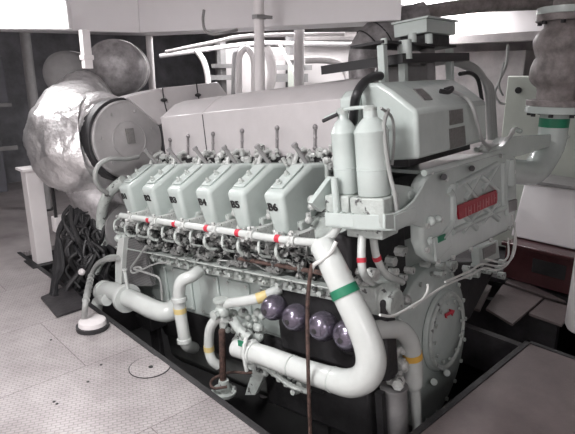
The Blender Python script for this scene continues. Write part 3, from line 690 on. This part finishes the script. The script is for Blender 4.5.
b = MB(); b.prism([fp(x,y,-.82) for x,y in ((458,206),(496.5,190),(497,203),(460,219.5))],(0,.012,0)); npl = b.build('nameplate','plate_red',ho)
b = MB(); xs=[.63,.668,.70,.745,.79,.825,.872,.915,.955,1.0,1.04,1.085]
for k,x in enumerate(xs):
    b.box((x,-.823,.842),(x+.006,-.8195,.89))
    if k%3==1: b.box((x,-.823,.862),(x+.026,-.8195,.868))
each(b,'worn_letter','plate_letter',ho)
b = MB(); b.prism([fp(x,y,-.812) for x,y in ((507,202),(517,199),(517,210),(508,213))],(0,.012,0)); b.build('data_plate','plate_grey',ho)
b = MB(); b.prism([fp(x,y,-.815) for x,y in ((434,238),(449,233),(452,246),(437,262))],(0,.016,0)); pl=b.build('cover_plate','paint',ho,bevel=.004)
b = MB(); b.prism([fp(x,y,-.818) for x,y in ((438,237),(445.5,233.5),(446,239.5),(438.5,243))],(0,.004,0)); b.build('green_mark','green',ho)
b = MB()
for (x,y) in ((430,172),(445,179),(472,168),(437,261),(452,257),(470,249),(490,240),(508,228),(426,250),(426,226),(500,156),(513,172),(432,222),(440,220)):
    b.nut(fp(x,y,-.80),(0,-1,0),.014,.014)
each(b,'housing_bolt','silver',ho)
b = MB(); b.lathe(fp(429.5,241,-.80),(0,-1,0),[(0,.024),(.012,.024),(.012,.015),(.018,.014)],20)
b.ball(fp(431,221,-.81),.025); b.ball(fp(438,219,-.81),.020); each(b,'port_boss','paint',ho,bevel=.002)
b = MB(); b.cyl(fp(444,177,-.80),fp(444,177,-.835),.016,n=12); b.cyl(fp(472,168.5,-.80),fp(472,168.5,-.835),.016,n=12); each(b,'dark_plug','dark',ho)
# sloping rail along top edge
b = MB(); b.tube([fp(424,173,-.80),fp(470,160,-.80),fp(499,152,-.80)],.016,10,1); b.build('top_rail','paint',ho)
# flat duct top right to the cooling pipe
def at(px,py,ax,v): return P(px,py,ax,v)
du = [at(497,153,'y',-.80),at(512,137,'y',-.80),at(567,133,'y',-.80),at(571,137,'y',-.80),at(560,144,'y',-.80),at(516,157,'y',-.80)]
b = MB(); b.prism(du,(0,.10,0)); part(b,'outlet_duct','paint',bevel=.006)
b = MB(); b.tube([at(476,150,'y',-.70),at(490,146,'y',-.72),at(500,146,'y',-.76),at(508,140,'y',-.78),at(514,130,'y',-.76),at(520,131,'y',-.70)],.018,12,6); b.lathe(at(484,152,'y',-.72),(0,0,1),[(0,.03),(.03,.03),(.03,.02),(.05,.02)],14); part(b,'bleed_hose','pipe_white')
b = MB(); b.lathe(at(509,160,'y',-.80),(0,0,-1),[(0,.03),(.03,.035),(.16,.035),(.18,.02)],16); part(b,'zinc_housing','paint')

# charge air cooler box above
CX0,CX1 = .17,1.0
sideprof = [(-.80,1.212),(-.80,1.432),(-.68,1.53),(-.61,1.575),(-.50,1.585),(-.50,1.20)]
b = MB(); lo=[];hi=[]
c0_ = [(CX0+.0,y,z_) for y,z_ in sideprof]; c1_ = [(CX1,y,z_) for y,z_ in sideprof]
b.prism(c0_,(CX1-CX0,0,0)); ab = part(b,'charge_air_cooler','paint',bevel=.018,seg=3)
b = MB(); b.box((CX0+.05,-.72,1.17),(CX1-.05,-.52,1.212)); b.build('lower_flange','dark',ab)
def on_slope(px,py): # chamfered top plane: points with y between -.80 and -.66
    a_ = V((0,-.80,1.432)); n_ = V((0,-.098,.12)).normalized(); c = ENGI@CAM; d = ENGI.to_3x3()@ray(px,py); return c + d*((a_-c).dot(n_)/d.dot(n_)), n_
def slope_plate(pts, m, name, h=.004):
    q = [on_slope(*p)[0] for p in pts]; n_ = on_slope(*pts[0])[1]; b = MB(); b.prism(q, n_*h); return b.build(name,m,ab)
slope_plate([(413,89.5),(422,89),(432.5,99.5),(424,100.5)],'plate_grey','instruction_plate')
b = MB(); b.prism([P(x,y,'y',-.803) for x,y in ((449.5,110.5),(463,108.5),(463.5,122.5),(450,125.5))],(0,.004,0)); b.build('instruction_plate','plate_grey',ab)
b = MB(); b.prism([P(x,y,'y',-.803) for x,y in ((449.5,129),(465,125.5),(466,145),(450.5,149.5))],(0,.004,0)); b.build('instruction_plate','plate_grey',ab)
b = MB(); b.tube([P(440,91,'y',-.73),P(449,92,'y',-.76),P(452,88,'y',-.76),P(445,90,'y',-.74)],.012,8,4); b.build('union_fitting','dark',ab)
b = MB(); b.tube([P(452,91,'y',-.74),P(465,97,'y',-.79),P(473,108,'y',-.83),P(478,125,'y',-.84),P(482,140,'y',-.84),P(490,148,'y',-.82)],.010,8,6); part(b,'drain_hose','hose_grey')
# turbocharger-side plenum left of cooler box
b = MB(); b.prism([P(x,y,'y',-.50) for x,y in ((356,97),(361,90),(380,86),(390,88),(392,165),(358,165))],(0,.10,0)); pn = part(b,'air_plenum','paint',bevel=.012,seg=3)
b = MB(); rnd=random.Random(9)
for k in range(12): b.nut(P(rnd.uniform(376,389),rnd.uniform(95,118),'y',-.51),(0,-1,0),.013,.03)
b.tube([P(372,120,'y',-.55),P(378,108,'y',-.56),P(386,104,'y',-.56)],.014,8,4); tag(b.build('fitting_cluster','silver',pn),kind='stuff')
b = MB(); b.box((.22,-.40,.95),(.95,-.28,1.30)); part(b,'front_bulkhead','dark',bevel=.01)
b = MB(); b.prism([P(x,y,'y',-.42) for x,y in ((312,203),(332,176),(336,200),(322,212))],(0,.03,0)); part(b,'lifting_bracket','paint',bevel=.004)
# slim shelf, posts, black sheet and box on top
b = MB(); b.prism([(.41,-.50,1.780),(1.30,-.50,1.780),(1.30,-.30,1.780),(.41,-.30,1.780)],(0,0,.014)); sh = part(b,'top_shelf','dark')
b = MB()
for x,y in ((.45,-.47),(.66,-.47),(1.26,-.47),(1.26,-.33)): b.box((x-.02,y-.02,1.58),(x+.02,y+.02,1.775))
b.lathe((.44,-.49,1.775),(0,0,1),[(0,.018),(.03,.018)],10); each(b,'shelf_post','paint',sh,bevel=.003)
b = MB(); b.cyl((.64,-.50,1.70),(.64,-.50,1.80),.036,n=16); b.cyl((.80,-.46,1.79),(.80,-.46,1.85),.024,n=12); b.cyl((.92,-.50,1.79),(.92,-.50,1.845),.024,n=12); each(b,'rubber_mount','paint',sh)
b = MB(); b.prism([(.57,-.52,1.678),(1.50,-.50,1.700),(1.60,-.22,1.70),(.74,-.20,1.69),(.60,.02,1.68),(.53,.0,1.676)],(0,0,.05)); part(b,'black_sheet','rubber')
b = MB(); b.box((.86,-.52,1.850),(1.25,-.31,1.925)); bx_ = part(b,'electrical_box','paint',bevel=.004)
b = MB(); b.prism([(.85,-.535,1.925),(1.265,-.535,1.925),(1.265,-.30,1.925),(.85,-.30,1.925)],(0,0,.012)); b.build('box_lid','paint',bx_,bevel=.002)
b = MB(); b.box((.90,-.49,1.794),(1.22,-.33,1.850)); b.build('box_base','dark',bx_)
# actuator block under shelf
b = MB(); b.box((.80,-.42,1.585),(1.05,-.2,1.68)).cyl((1.1,-.4,1.585),(1.1,-.4,1.78),.045); part(b,'governor','grey',bevel=.01)
# hoses right rear
for k in range(3):
    o_ = .03*k
    b = MB(); b.tube([P(440+2*k,60,'y',-.35),P(462+k,62+k*2,'y',-.40),P(478+k,70+k*3,'y',-.45),P(487+k*2,88,'y',-.48),P(489+k*2,110,'y',-.48),P(491+k*2,140,'y',-.50)],.022,10,6); part(b,'cable_bundle','hose_grey')
b = MB(); b.tube([P(460,74,'y',-.45),P(470,73,'y',-.45),P(478,80,'y',-.45),P(482,100,'y',-.45)],.014,10,6); part(b,'cable_bundle','dark')
# thick black hose left
b = MB(); b.tube([P(380,76,'y',-.48),P(373,77,'y',-.50),P(364,83,'y',-.53),P(357,94,'y',-.54),P(354,110,'y',-.50),P(352,150,'y',-.42)],.023,14,7); part(b,'black_air_hose','rubber')

# front end: flywheel cover, flange etc. at y=-.5
fc = V((.75,-.50,-.02))
b = MB(); b.lathe(fc+V((0,.02,0)),(0,-1,0),[(-.1,.50),(.05,.50),(.06,.485)],56); fco = part(b,'front_cover','paint',bevel=.006)
dc = P(447,331,'y',-.58)
b = MB(); b.lathe(V((dc.x,-.545,dc.z)),(0,-1,0),[(0,.265),(.025,.255),(.03,.245)],48); b.build('cover_disc','paint',fco,bevel=.004)
b = MB(); b.lathe(V((dc.x,-.58,dc.z)),(0,-1,0),[(0,.25),(.016,.24),(.016,.225),(0.004,.215)],48,cap=False); b.build('disc_ridge','casting',fco)
b = MB()
for k in range(12):
    a = 2*PI*k/12; b.nut((dc.x+.19*math.cos(a),-.588,dc.z+.19*math.sin(a)),(0,-1,0),.012,.012)
for k in range(20):
    a = 2*PI*k/20; b.nut((fc.x+.465*math.cos(a),-.545,fc.z+.465*math.sin(a)),(0,-1,0),.014,.014)
each(b,'cover_bolt','casting',fco)
ar = [(445.5,314),(450.5,311.5),(450,309),(455,310.5),(452.5,316),(452,313.8),(447,316.5),(447.5,318.5),(446,318)]
b = MB(); b.prism([P(x,y,'y',-.590) for x,y in ar],(0,.006,0)); b.build('red_arrow','red',fco)
b = MB()
for (x,y) in ((447,373),(434,382)): b.cyl(P(x,y,'y',-.52),P(x,y,'y',-.60),.022,n=14)
each(b,'drain_boss','paint',fco,bevel=.004)
b = MB(); b.prism([P(x,y,'y',-.46) for x,y in ((400,300),(425,290),(450,262),(500,262),(470,320),(420,330))],(0,.3,0)); part(b,'timing_case','dark',bevel=.02)  # dark tone put in for the shadow below the housing
# water pump lumps
b = MB(); q = V((.12,-.58,.50)); b.lathe(q,(0,-1,0),[(0,.10),(.05,.10),(.06,.08),(.10,.07)],24); b.box((.02,-.62,.46),(.26,-.48,.60)); b.lathe((.22,-.60,.42),(0,0,1),[(0,.05),(.05,.05),(.05,.035),(.14,.035)],18); wp = part(b,'water_pump','casting',bevel=.008)
b = MB(); rnd=random.Random(21)
for k in range(34):
    x=rnd.uniform(-.05,.42); z_=rnd.uniform(.36,.74); y=rnd.uniform(-.60,-.46); r=rnd.uniform(.014,.034)
    if k%2: b.nut((x,y,z_),(0,-1,0),r,.05)
    else: b.ball((x,y,z_),r,1,1,1,10,7)
tag(b.build('pump_fittings','silver',wp),kind='stuff')
b = MB(); b.box((.0,-.50,.20),(.55,-.40,.86)); part(b,'front_backing','dark',bevel=.02)
# red banded twin pipes
def banded(pts, r, m, band, name='banded_pipe', bm_='red', rad=None):
    b = MB(); b.tube(pts, rad or r, 16, 8); o = part(b,name,m)
    (q, d, w_, rr) = band
    b = MB(); b.lathe(q-d*w_/2,d,[(0,rr),(w_,rr)],18); b.build('%s_band'%bm_,bm_,o); return o
A_ = [P(362,236,'y',-.60),P(361.5,260,'y',-.62),P(364,275,'y',-.62),P(372,283,'y',-.58)]
banded(A_,.020,'pipe_white',(A_[1],(A_[2]-A_[0]).normalized(),.022,.0225))
A_ = [P(373,236,'y',-.60),P(377,258,'y',-.62),P(387,275,'y',-.62),P(402,282,'y',-.60)]
banded(A_,.020,'pipe_white',(A_[1],(A_[2]-A_[0]).normalized(),.022,.0225))
# orange banded elbow to bilge
A_ = [P(368,331,'y',-.62),P(385,329,'y',-.64),P(400,330,'y',-.65),P(409,340,'y',-.66),P(412.5,355,'y',-.66),P(413.5,370,'y',-.66),P(414,384,'y',-.66),P(415,392,'y',-.66),P(418,440,'y',-.66),P(419,470,'y',-.66)]
banded(A_,.05,'pipe_white',(A_[4],(A_[5]-A_[3]).normalized(),.036,.0535),'discharge_pipe','orange',[.046,.048,.050,.051,.051,.051,.050,.030,.030,.030])
b = MB(); b.ball(P(403,366,'y',-.64),.035); b.nut(P(400,380,'y',-.66),(-1,-.3,0),.03,.06); b.tube([P(392,365,'y',-.62),P(398,350,'y',-.62),P(404,352,'y',-.64)],.018,10,5)
for (x,y) in ((392,372),(388,380),(396,360),(395,388),(386,366)): b.nut(P(x,y,'y',-.60),(0,-1,0),.022,.05)
tag(part(b,'drain_cock','silver'),kind='stuff')
b = MB(); q = P(394,386,'y',-.60); b.lathe(q,(0,0,-1),[(0,.075),(.012,.075),(.012,.066),(.75,.066)],24); part(b,'strainer_canister','grey')
b = MB(); q = P(380,392,'y',-.58); b.box(q+V((-.02,-.02,-.7)),q+V((.02,.02,0))); part(b,'support_post','dark')
# lower left engine-side pipes with yellow bands
A_ = [P(200,270,'x',-.02),P(192,276,'x',-.10),P(182,281,'x',-.15),P(179,292,'x',-.16),P(180,310,'x',-.16),P(184,335,'x',-.16),P(187,345,'x',-.14),P(194,348,'x',-.05)]
banded(A_,.040,'pipe_white',(A_[4],(A_[5]-A_[3]).normalized(),.035,.0425),'side_pipe','yellow')
b = MB(); b.lathe(P(179,297,'x',-.16),(0,0,-1),[(0,.05),(.03,.05)],18); b.lathe(P(184,338,'x',-.16),(0,0,-1),[(0,.048),(.03,.048)],18); each(b,'side_pipe_flange','pipe_white',E_,bevel=.003)
A_ = [P(280,289,'x',.02),P(262,297,'x',-.08),P(245,301,'x',-.12),P(230,303,'x',-.13),P(222,306,'x',-.13)]
banded(A_,.030,'pipe_white',(A_[1],(A_[0]-A_[2]).normalized(),.06,.0325),'branch_pipe','yellow')
A_ = [P(226,318,'x',-.15),P(216,320,'x',-.16),P(210,330,'x',-.17),P(209,348,'x',-.17),P(212,360,'x',-.17),P(219,366,'x',-.14)]
banded(A_,.031,'pipe_white',(A_[3],(A_[4]-A_[2]).normalized(),.034,.0335),'return_pipe','yellow')
b = MB(); q = P(222,312,'x',-.15); b.ball(q,.045); b.lathe(q+V((0,0,.02)),(0,0,1),[(0,.03),(.05,.03),(.05,.045),(.065,.045)],16); b.nut(q+V((-.04,0,0)),(-1,0,0),.03,.03); b.lathe(q+V((0,0,-.10)),(0,0,1),[(0,.025),(.08,.03)],12); part(b,'stop_valve','casting',ang=50)
b = MB(); b.tube([P(232,318,'x',-.16),P(240,330,'x',-.15),P(250,338,'x',-.14)],.03,12,4)
rnd=random.Random(4)
for k in range(30): b.ball(P(rnd.uniform(226,262),rnd.uniform(310,342),'x',-.05),rnd.uniform(.015,.035),1,1,1,8,6)
tag(part(b,'valve_manifold','casting'),kind='stuff')
# lumps of fittings beneath big pipe
b = MB(); rnd=random.Random(14)
for k in range(26):
    x=rnd.uniform(255,305); q=P(x,352+(x-255)*.55+rnd.uniform(-2,16),'x',-.12); r=rnd.uniform(.016,.034)
    (b.ball(q,r,1,1,1,8,6) if k%2 else b.nut(q,(-1,0,.3),r,.05))
b.tube([P(256,362,'x',-.16),P(275,374,'x',-.18),P(292,386,'x',-.18),P(310,392,'x',-.16)],.016,8,5)
tag(part(b,'drain_manifold','casting'),kind='stuff')
b = MB(); b.prism([P(x,y,'x',-.05) for x,y in ((262,355),(268,368),(255,395),(245,395),(252,372))],(.03,0,0)); part(b,'side_stay','casting')
# vent rod + hand wheel valve at floor of the well
b = MB(); b.cyl(P(222,330,'x',-.19),P(223,386,'x',-.19),.020,n=14); part(b,'valve_spindle','rust')
# end guard with expanded mesh
b = MB(); b.prism([(.06,1.66,.28),(.06,1.66,.62),(.16,1.66,.74),(.5,1.66,.74),(.5,1.66,.28)],(0,.10,0)); eg = part(b,'flywheel_guard','mesh')
b = MB(); b.prism([P(x,y,'x',-.10) for x,y in ((118,239),(124,237),(122,258),(121,284),(115,284),(115,262))],(.06,0,0)); b.build('guard_rim','pipe_white',eg,bevel=.004)
b = MB(); b.prism([P(x,y,'x',-.06) for x,y in ((123,238),(136,240),(147,251),(146,262),(152,286),(122,286))],(.04,0,0)); b.build('mesh_panel','mesh',eg)
b = MB(); b.tube([P(118,257,'x',-.08),P(108,258,'x',-.08),P(101,264,'x',-.08),P(97,273,'x',-.08)],.022,10,5); b.ball(P(119,238,'x',-.08),.03,1.2,1,1); b.ball(P(124,237,'x',-.08),.02); b.build('guard_bracket','casting',eg)
b = MB(); b.box((.12,1.5,.0),(1.25,1.72,.8)); part(b,'rear_case','grey',bevel=.02)
# small wire tubes on side
b = MB(); b.tube([P(146,246,'x',-.1),P(138,258,'x',-.1),P(131,268,'x',-.1),P(133,273,'x',-.1),P(141,270,'x',-.1),P(139,267,'x',-.1),P(134,269,'x',-.1),P(150,274,'x',-.1),P(160,280,'x',-.1),P(162,300,'x',-.1)],.008,6,6); b.tube([P(141,270,'x',-.1),P(155,264,'x',-.1),P(170,262,'x',-.1)],.006,6,4); each(b,'sensor_wire','hose_grey',E_)
b = MB(); b.tube([P(336,242,'x',-.20),P(331,252,'x',-.23),P(322,260,'x',-.26),P(314,265,'x',-.27),P(311,272,'x',-.27)],.010,8,6); part(b,'white_sleeve','cable_white')
b = MB(); b.tube([P(312,264,'x',-.275),P(309,285,'x',-.28),P(307.5,310,'x',-.29),P(308,360,'x',-.30),P(309,400,'x',-.30),P(311,450,'x',-.30)],.0095,8,6); part(b,'dark_drain_hose','rust')
b = MB(); rnd=random.Random(2)
for pts in ([(515,222),(514,245),(509,262),(498,270),(484,268),(470,275),(448,284),(425,298),(405,310),(392,316),(380,315)],
            [(512,215),(516,240),(512,258),(500,266),(482,264),(470,271),(445,282)],
            [(508,238),(508,256),(500,262),(486,259)],
            [(428,284),(427,292),(421,301),(412,308)]):
    b.tube([P(x,y,'y',-.84) for x,y in pts],.006,8,6)
each(b,'sensor_cable','cable_white',E_)
b = MB(); b.prism([P(x,y,'y',-.74) for x,y in ((478,248),(498,240),(500,258),(480,266))],(0,.05,0)); tb = part(b,'terminal_box','paint',bevel=.005)
b = MB(); b.prism([P(x,y,'y',-.745) for x,y in ((483,249),(496,243),(496,253),(484,259))],(0,.004,0)); b.build('box_label','plate_grey',tb)
b = MB(); rnd=random.Random(31)
for k in range(22): b.nut(P(rnd.uniform(420,500),rnd.uniform(262,275)-0,'y',-.60),(0,-1,0),rnd.uniform(.012,.03),.05)
tag(part(b,'linkage','casting'),kind='stuff')

# ================================================================== other pipes and hoses at the far end (hull fittings)
t = thing('sea_water_pipe','thick white pipe with flanges running along the floor well edge left of engine','pipe',P(125,300,'x',-.1),ENG)
b = MB(); b.tube([P(103,291,'x',-.13),P(113,291,'x',-.13),P(127,297,'x',-.14),P(140,303,'x',-.14),P(155,310,'x',-.12),P(168,312,'x',-.08),P(178,306,'x',0)],.070,24,7); b.build('pipe_run','pipe_white',t)
b = MB(); q = P(127,298,'x',-.14); d=(P(140,303,'x',-.14)-P(113,291,'x',-.13)).normalized(); b.lathe(q-d*.02,d,[(0,.11),(.04,.11)],24); b.lathe(P(104,291,'x',-.13)-d*.02,d,[(0,.085),(.03,.085)],24); each(b,'flange','pipe_white',t,bevel=.004)
b = MB(); b.tube([q+V((-.0,-.03,.08)),q+V((0,-.03,.22))],.012,8,1); b.lathe(q+V((0,-.03,.22)),(0,0,1),[(0,.02),(.01,.02)],8); b.build('thermometer','pipe_white',t)
foot = ENG@P(90,325,'x',-.1); 
fq = Q(93,328,'z',.0)
t = thing('floor_elbow_pipe','short white elbow pipe standing on a dark foot flange in the floor','pipe',fq)
top = ROOMI@(ENG@P(107,300,'x',-.20)); mid = ROOMI@(ENG@P(97,304,'x',-.20))
b = MB(); b.tube([top,mid,V((fq.x,fq.y,mid.z-.12)),V((fq.x,fq.y,.05))],.045,18,7); b.build('elbow','pipe_white',t)
b = MB(); b.lathe((fq.x,fq.y,.03),(0,0,1),[(0,.095),(.03,.09),(.05,.06)],20); b.build('foot_flange','white',t)
b = MB(); b.lathe((fq.x,fq.y,.001),(0,0,1),[(0,.11),(.028,.11)],20); b.build('foot_gasket','dark',t)
c_ = [ROOMI@(ENG@P(118,258,'x',-.12)),ROOMI@(ENG@P(100,262,'x',-.12)),ROOMI@(ENG@P(91,276,'x',-.14)),Q(86,300,'z',.22),Q(84,322,'z',.04)]
b = MB(); b.tube(c_,.020,12,8); th = tag(b.build('corrugated_hose','hose_grey',mw=ROOM),'grey corrugated hose arching down to the floor beside the white elbow','hose')
b = MB()
cc_ = c_[2:4]
for k in range(7):
    q = cc_[0].lerp(cc_[1],k/6); b.lathe(q,(cc_[1]-cc_[0]),[(0,.026),(.012,.026)],12)
each(b,'hose_rib','hose_grey',th)
# grey-green big elbow and pale hose around drum
b = MB(); b.tube([P(124,180,'x',.1),P(112,190,'x',.05),P(104,203,'x',.02),P(101,222,'x',.02),P(103,245,'x',.02)],.04,18,6); tag(b.build('bent_pipe','casting',mw=ENG),'grey-green bent pipe just left of the B1 rocker cover','pipe')
b = MB(); b.tube([P(138,157,'y',1.70),P(125,159,'y',1.66),P(110,159,'y',1.62),P(99,165,'y',1.62),P(95,175,'y',1.62),P(98,186,'y',1.65),P(107,193,'y',1.68)],.017,12,7); tag(b.build('rubber_hose','hose_grey',mw=ENG),'light grey hose looping from the drum lid down to the left','hose')
b = MB(); b.lathe(P(128,228,'y',1.9),(0,1,0),[(0,.20),(.5,.20)],28); tag(b.build('gearbox_housing','grey',mw=ENG),'dark grey round gearbox housing behind the mesh guard','gearbox')
# hose tangle
rnd = random.Random(11)
def tangle(pts, r, m, label, grp=None):
    b = MB(); b.tube([Q_ if isinstance(Q_,Vector) else Wp(*Q_) for Q_ in pts], r, 8, 6); return tag(b.build('rubber_hose',m,mw=ROOM),label,'hose',grp)
for k in range(7):
    a = 3.5*k
    tangle([(86+k*2,205+k*3,4.25),(72-a*.2,212+k*2,4.3),(60-k*.4,225+k*2,4.3),(56+k*.9,245,4.3),(54+k*1.6,268,4.3),(52+k*.8,285,4.2),(50+k*1.2,299-k*.4,4.1)],.012+.003*(k%3),'rubber','black rubber hose arching from foil wrap down to the floor hatch','hoses arching to the sump hatch')
for k in range(34):
    x=rnd.uniform(68,105); y=rnd.uniform(200,262)
    tangle([(x,y,4.3),(x+rnd.uniform(-10,12),y+rnd.uniform(8,20),4.25),(x+rnd.uniform(-12,14),y+rnd.uniform(20,40),4.2),(x+rnd.uniform(-6,18),y+rnd.uniform(30,55),4.3)],rnd.uniform(.010,.022),rnd.choice(('rubber','dark','near_black')),'dark hose in the tangle between sump hatch and mesh guard','hoses in the dark tangle')
t = thing('dark_backdrop','dark backdrop body added behind the hose tangle','pump',Wp(85,280,4.5))  # dark body added as a backdrop so the tangle reads dense
b = MB(); q = Wp(84,252,4.6); b.lathe(q,ACROSS,[(-.2,.13),(.0,.17),(.2,.17),(.22,.12),(.32,.10)],24); b.box(q+V((-.25,-.2,-.45)),q+V((.25,.2,-.15))); b.build('backdrop_body','near_black',t,bevel=.01)
b = MB()
for k in range(18): b.ball(Wp(rnd.uniform(66,106),rnd.uniform(215,275),4.42),rnd.uniform(.02,.05),1,1,1,8,6)
tag(b.build('fittings','dark',t),kind='stuff')
b = MB(); q = Wp(82,272,4.2); b.ball(q,.03); b.build('pressure_cap','white',t)
# hand-wheel valve in the well with looped cable
q = ROOMI@(ENG@P(224,390,'x',-.19))
t = thing('bilge_valve','grey flanged bilge valve with rusty cable looped round it in the well','valve',q)
b = MB(); b.lathe(q+V((0,0,-.02)),(0,0,1),[(0,.075),(.02,.078),(.02,.045),(.06,.035),(.09,.03)],20); b.nut(q+V((.03,.03,0)),(0,0,1),.02,.04); b.build('flange','casting',t)
b = MB(); b.cyl(q+V((0,0,-.02)),q+V((0,0,-.9)),.035); b.build('stem_pipe','dark',t)
b = MB(); b.tube([q+V((-.02,-.06,.06)),q+V((-.08,0,.05)),q+V((-.02,.09,.04)),q+V((.08,.04,.07)),q+V((.16,-.10,.10)),q+V((.26,-.2,.18)),q+V((.32,-.28,.27))],.009,8,6); b.build('cable_loop','rust',t)
# lagged pipe upper middle
t = thing('lagged_pipe','dark grey wrapped exhaust pipe dropping behind the electrical box','pipe',Wp(365,60,4.3))
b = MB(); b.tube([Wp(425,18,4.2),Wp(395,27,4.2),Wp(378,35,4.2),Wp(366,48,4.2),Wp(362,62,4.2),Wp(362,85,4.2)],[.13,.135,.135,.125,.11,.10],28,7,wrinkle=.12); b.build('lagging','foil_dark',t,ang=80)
b = MB()
for (x,y) in ((392,28),(380,34),(370,44)):
    q = Wp(x,y,4.2); q2 = Wp(x-3,y+3,4.2); b.lathe(q,q2-q,[(0,.137),(0,.142),(.01,.142),(.01,.137)],28,cap=False)
each(b,'wire_tie','dark',t)
wtube('flange_bracket',[(352,45,4.25),(356,70,4.25)],.03,'wall_brown','grey upright bracket left of the wrapped pipe','bracket',sub=1)
# pit clutter: dark bilge pipes
for k,(x,y,z_) in enumerate(((.16,.75,-.85),(.24,1.5,-.9),(.16,2.4,-.85))):
    b = MB(); b.tube([(x,y-.5,z_),(x+.02,y,z_+.05),(x,y+.7,z_)],.035,12,6); tag(b.build('bilge_pipe','dark',mw=ROOM),['dark bilge pipe low in the well nearest the front','dark bilge pipe low in the well under the handwheel valve','dark bilge pipe low in the well at its far end'][k],'pipe')

for o in bpy.data.objects:
    if 'abs' in o: del o['abs']
vs_ = sc.view_settings; vs_.view_transform='Standard'; vs_.look='None'; vs_.gamma=1; vs_.exposure=-.22; vs_.use_curve_mapping=False
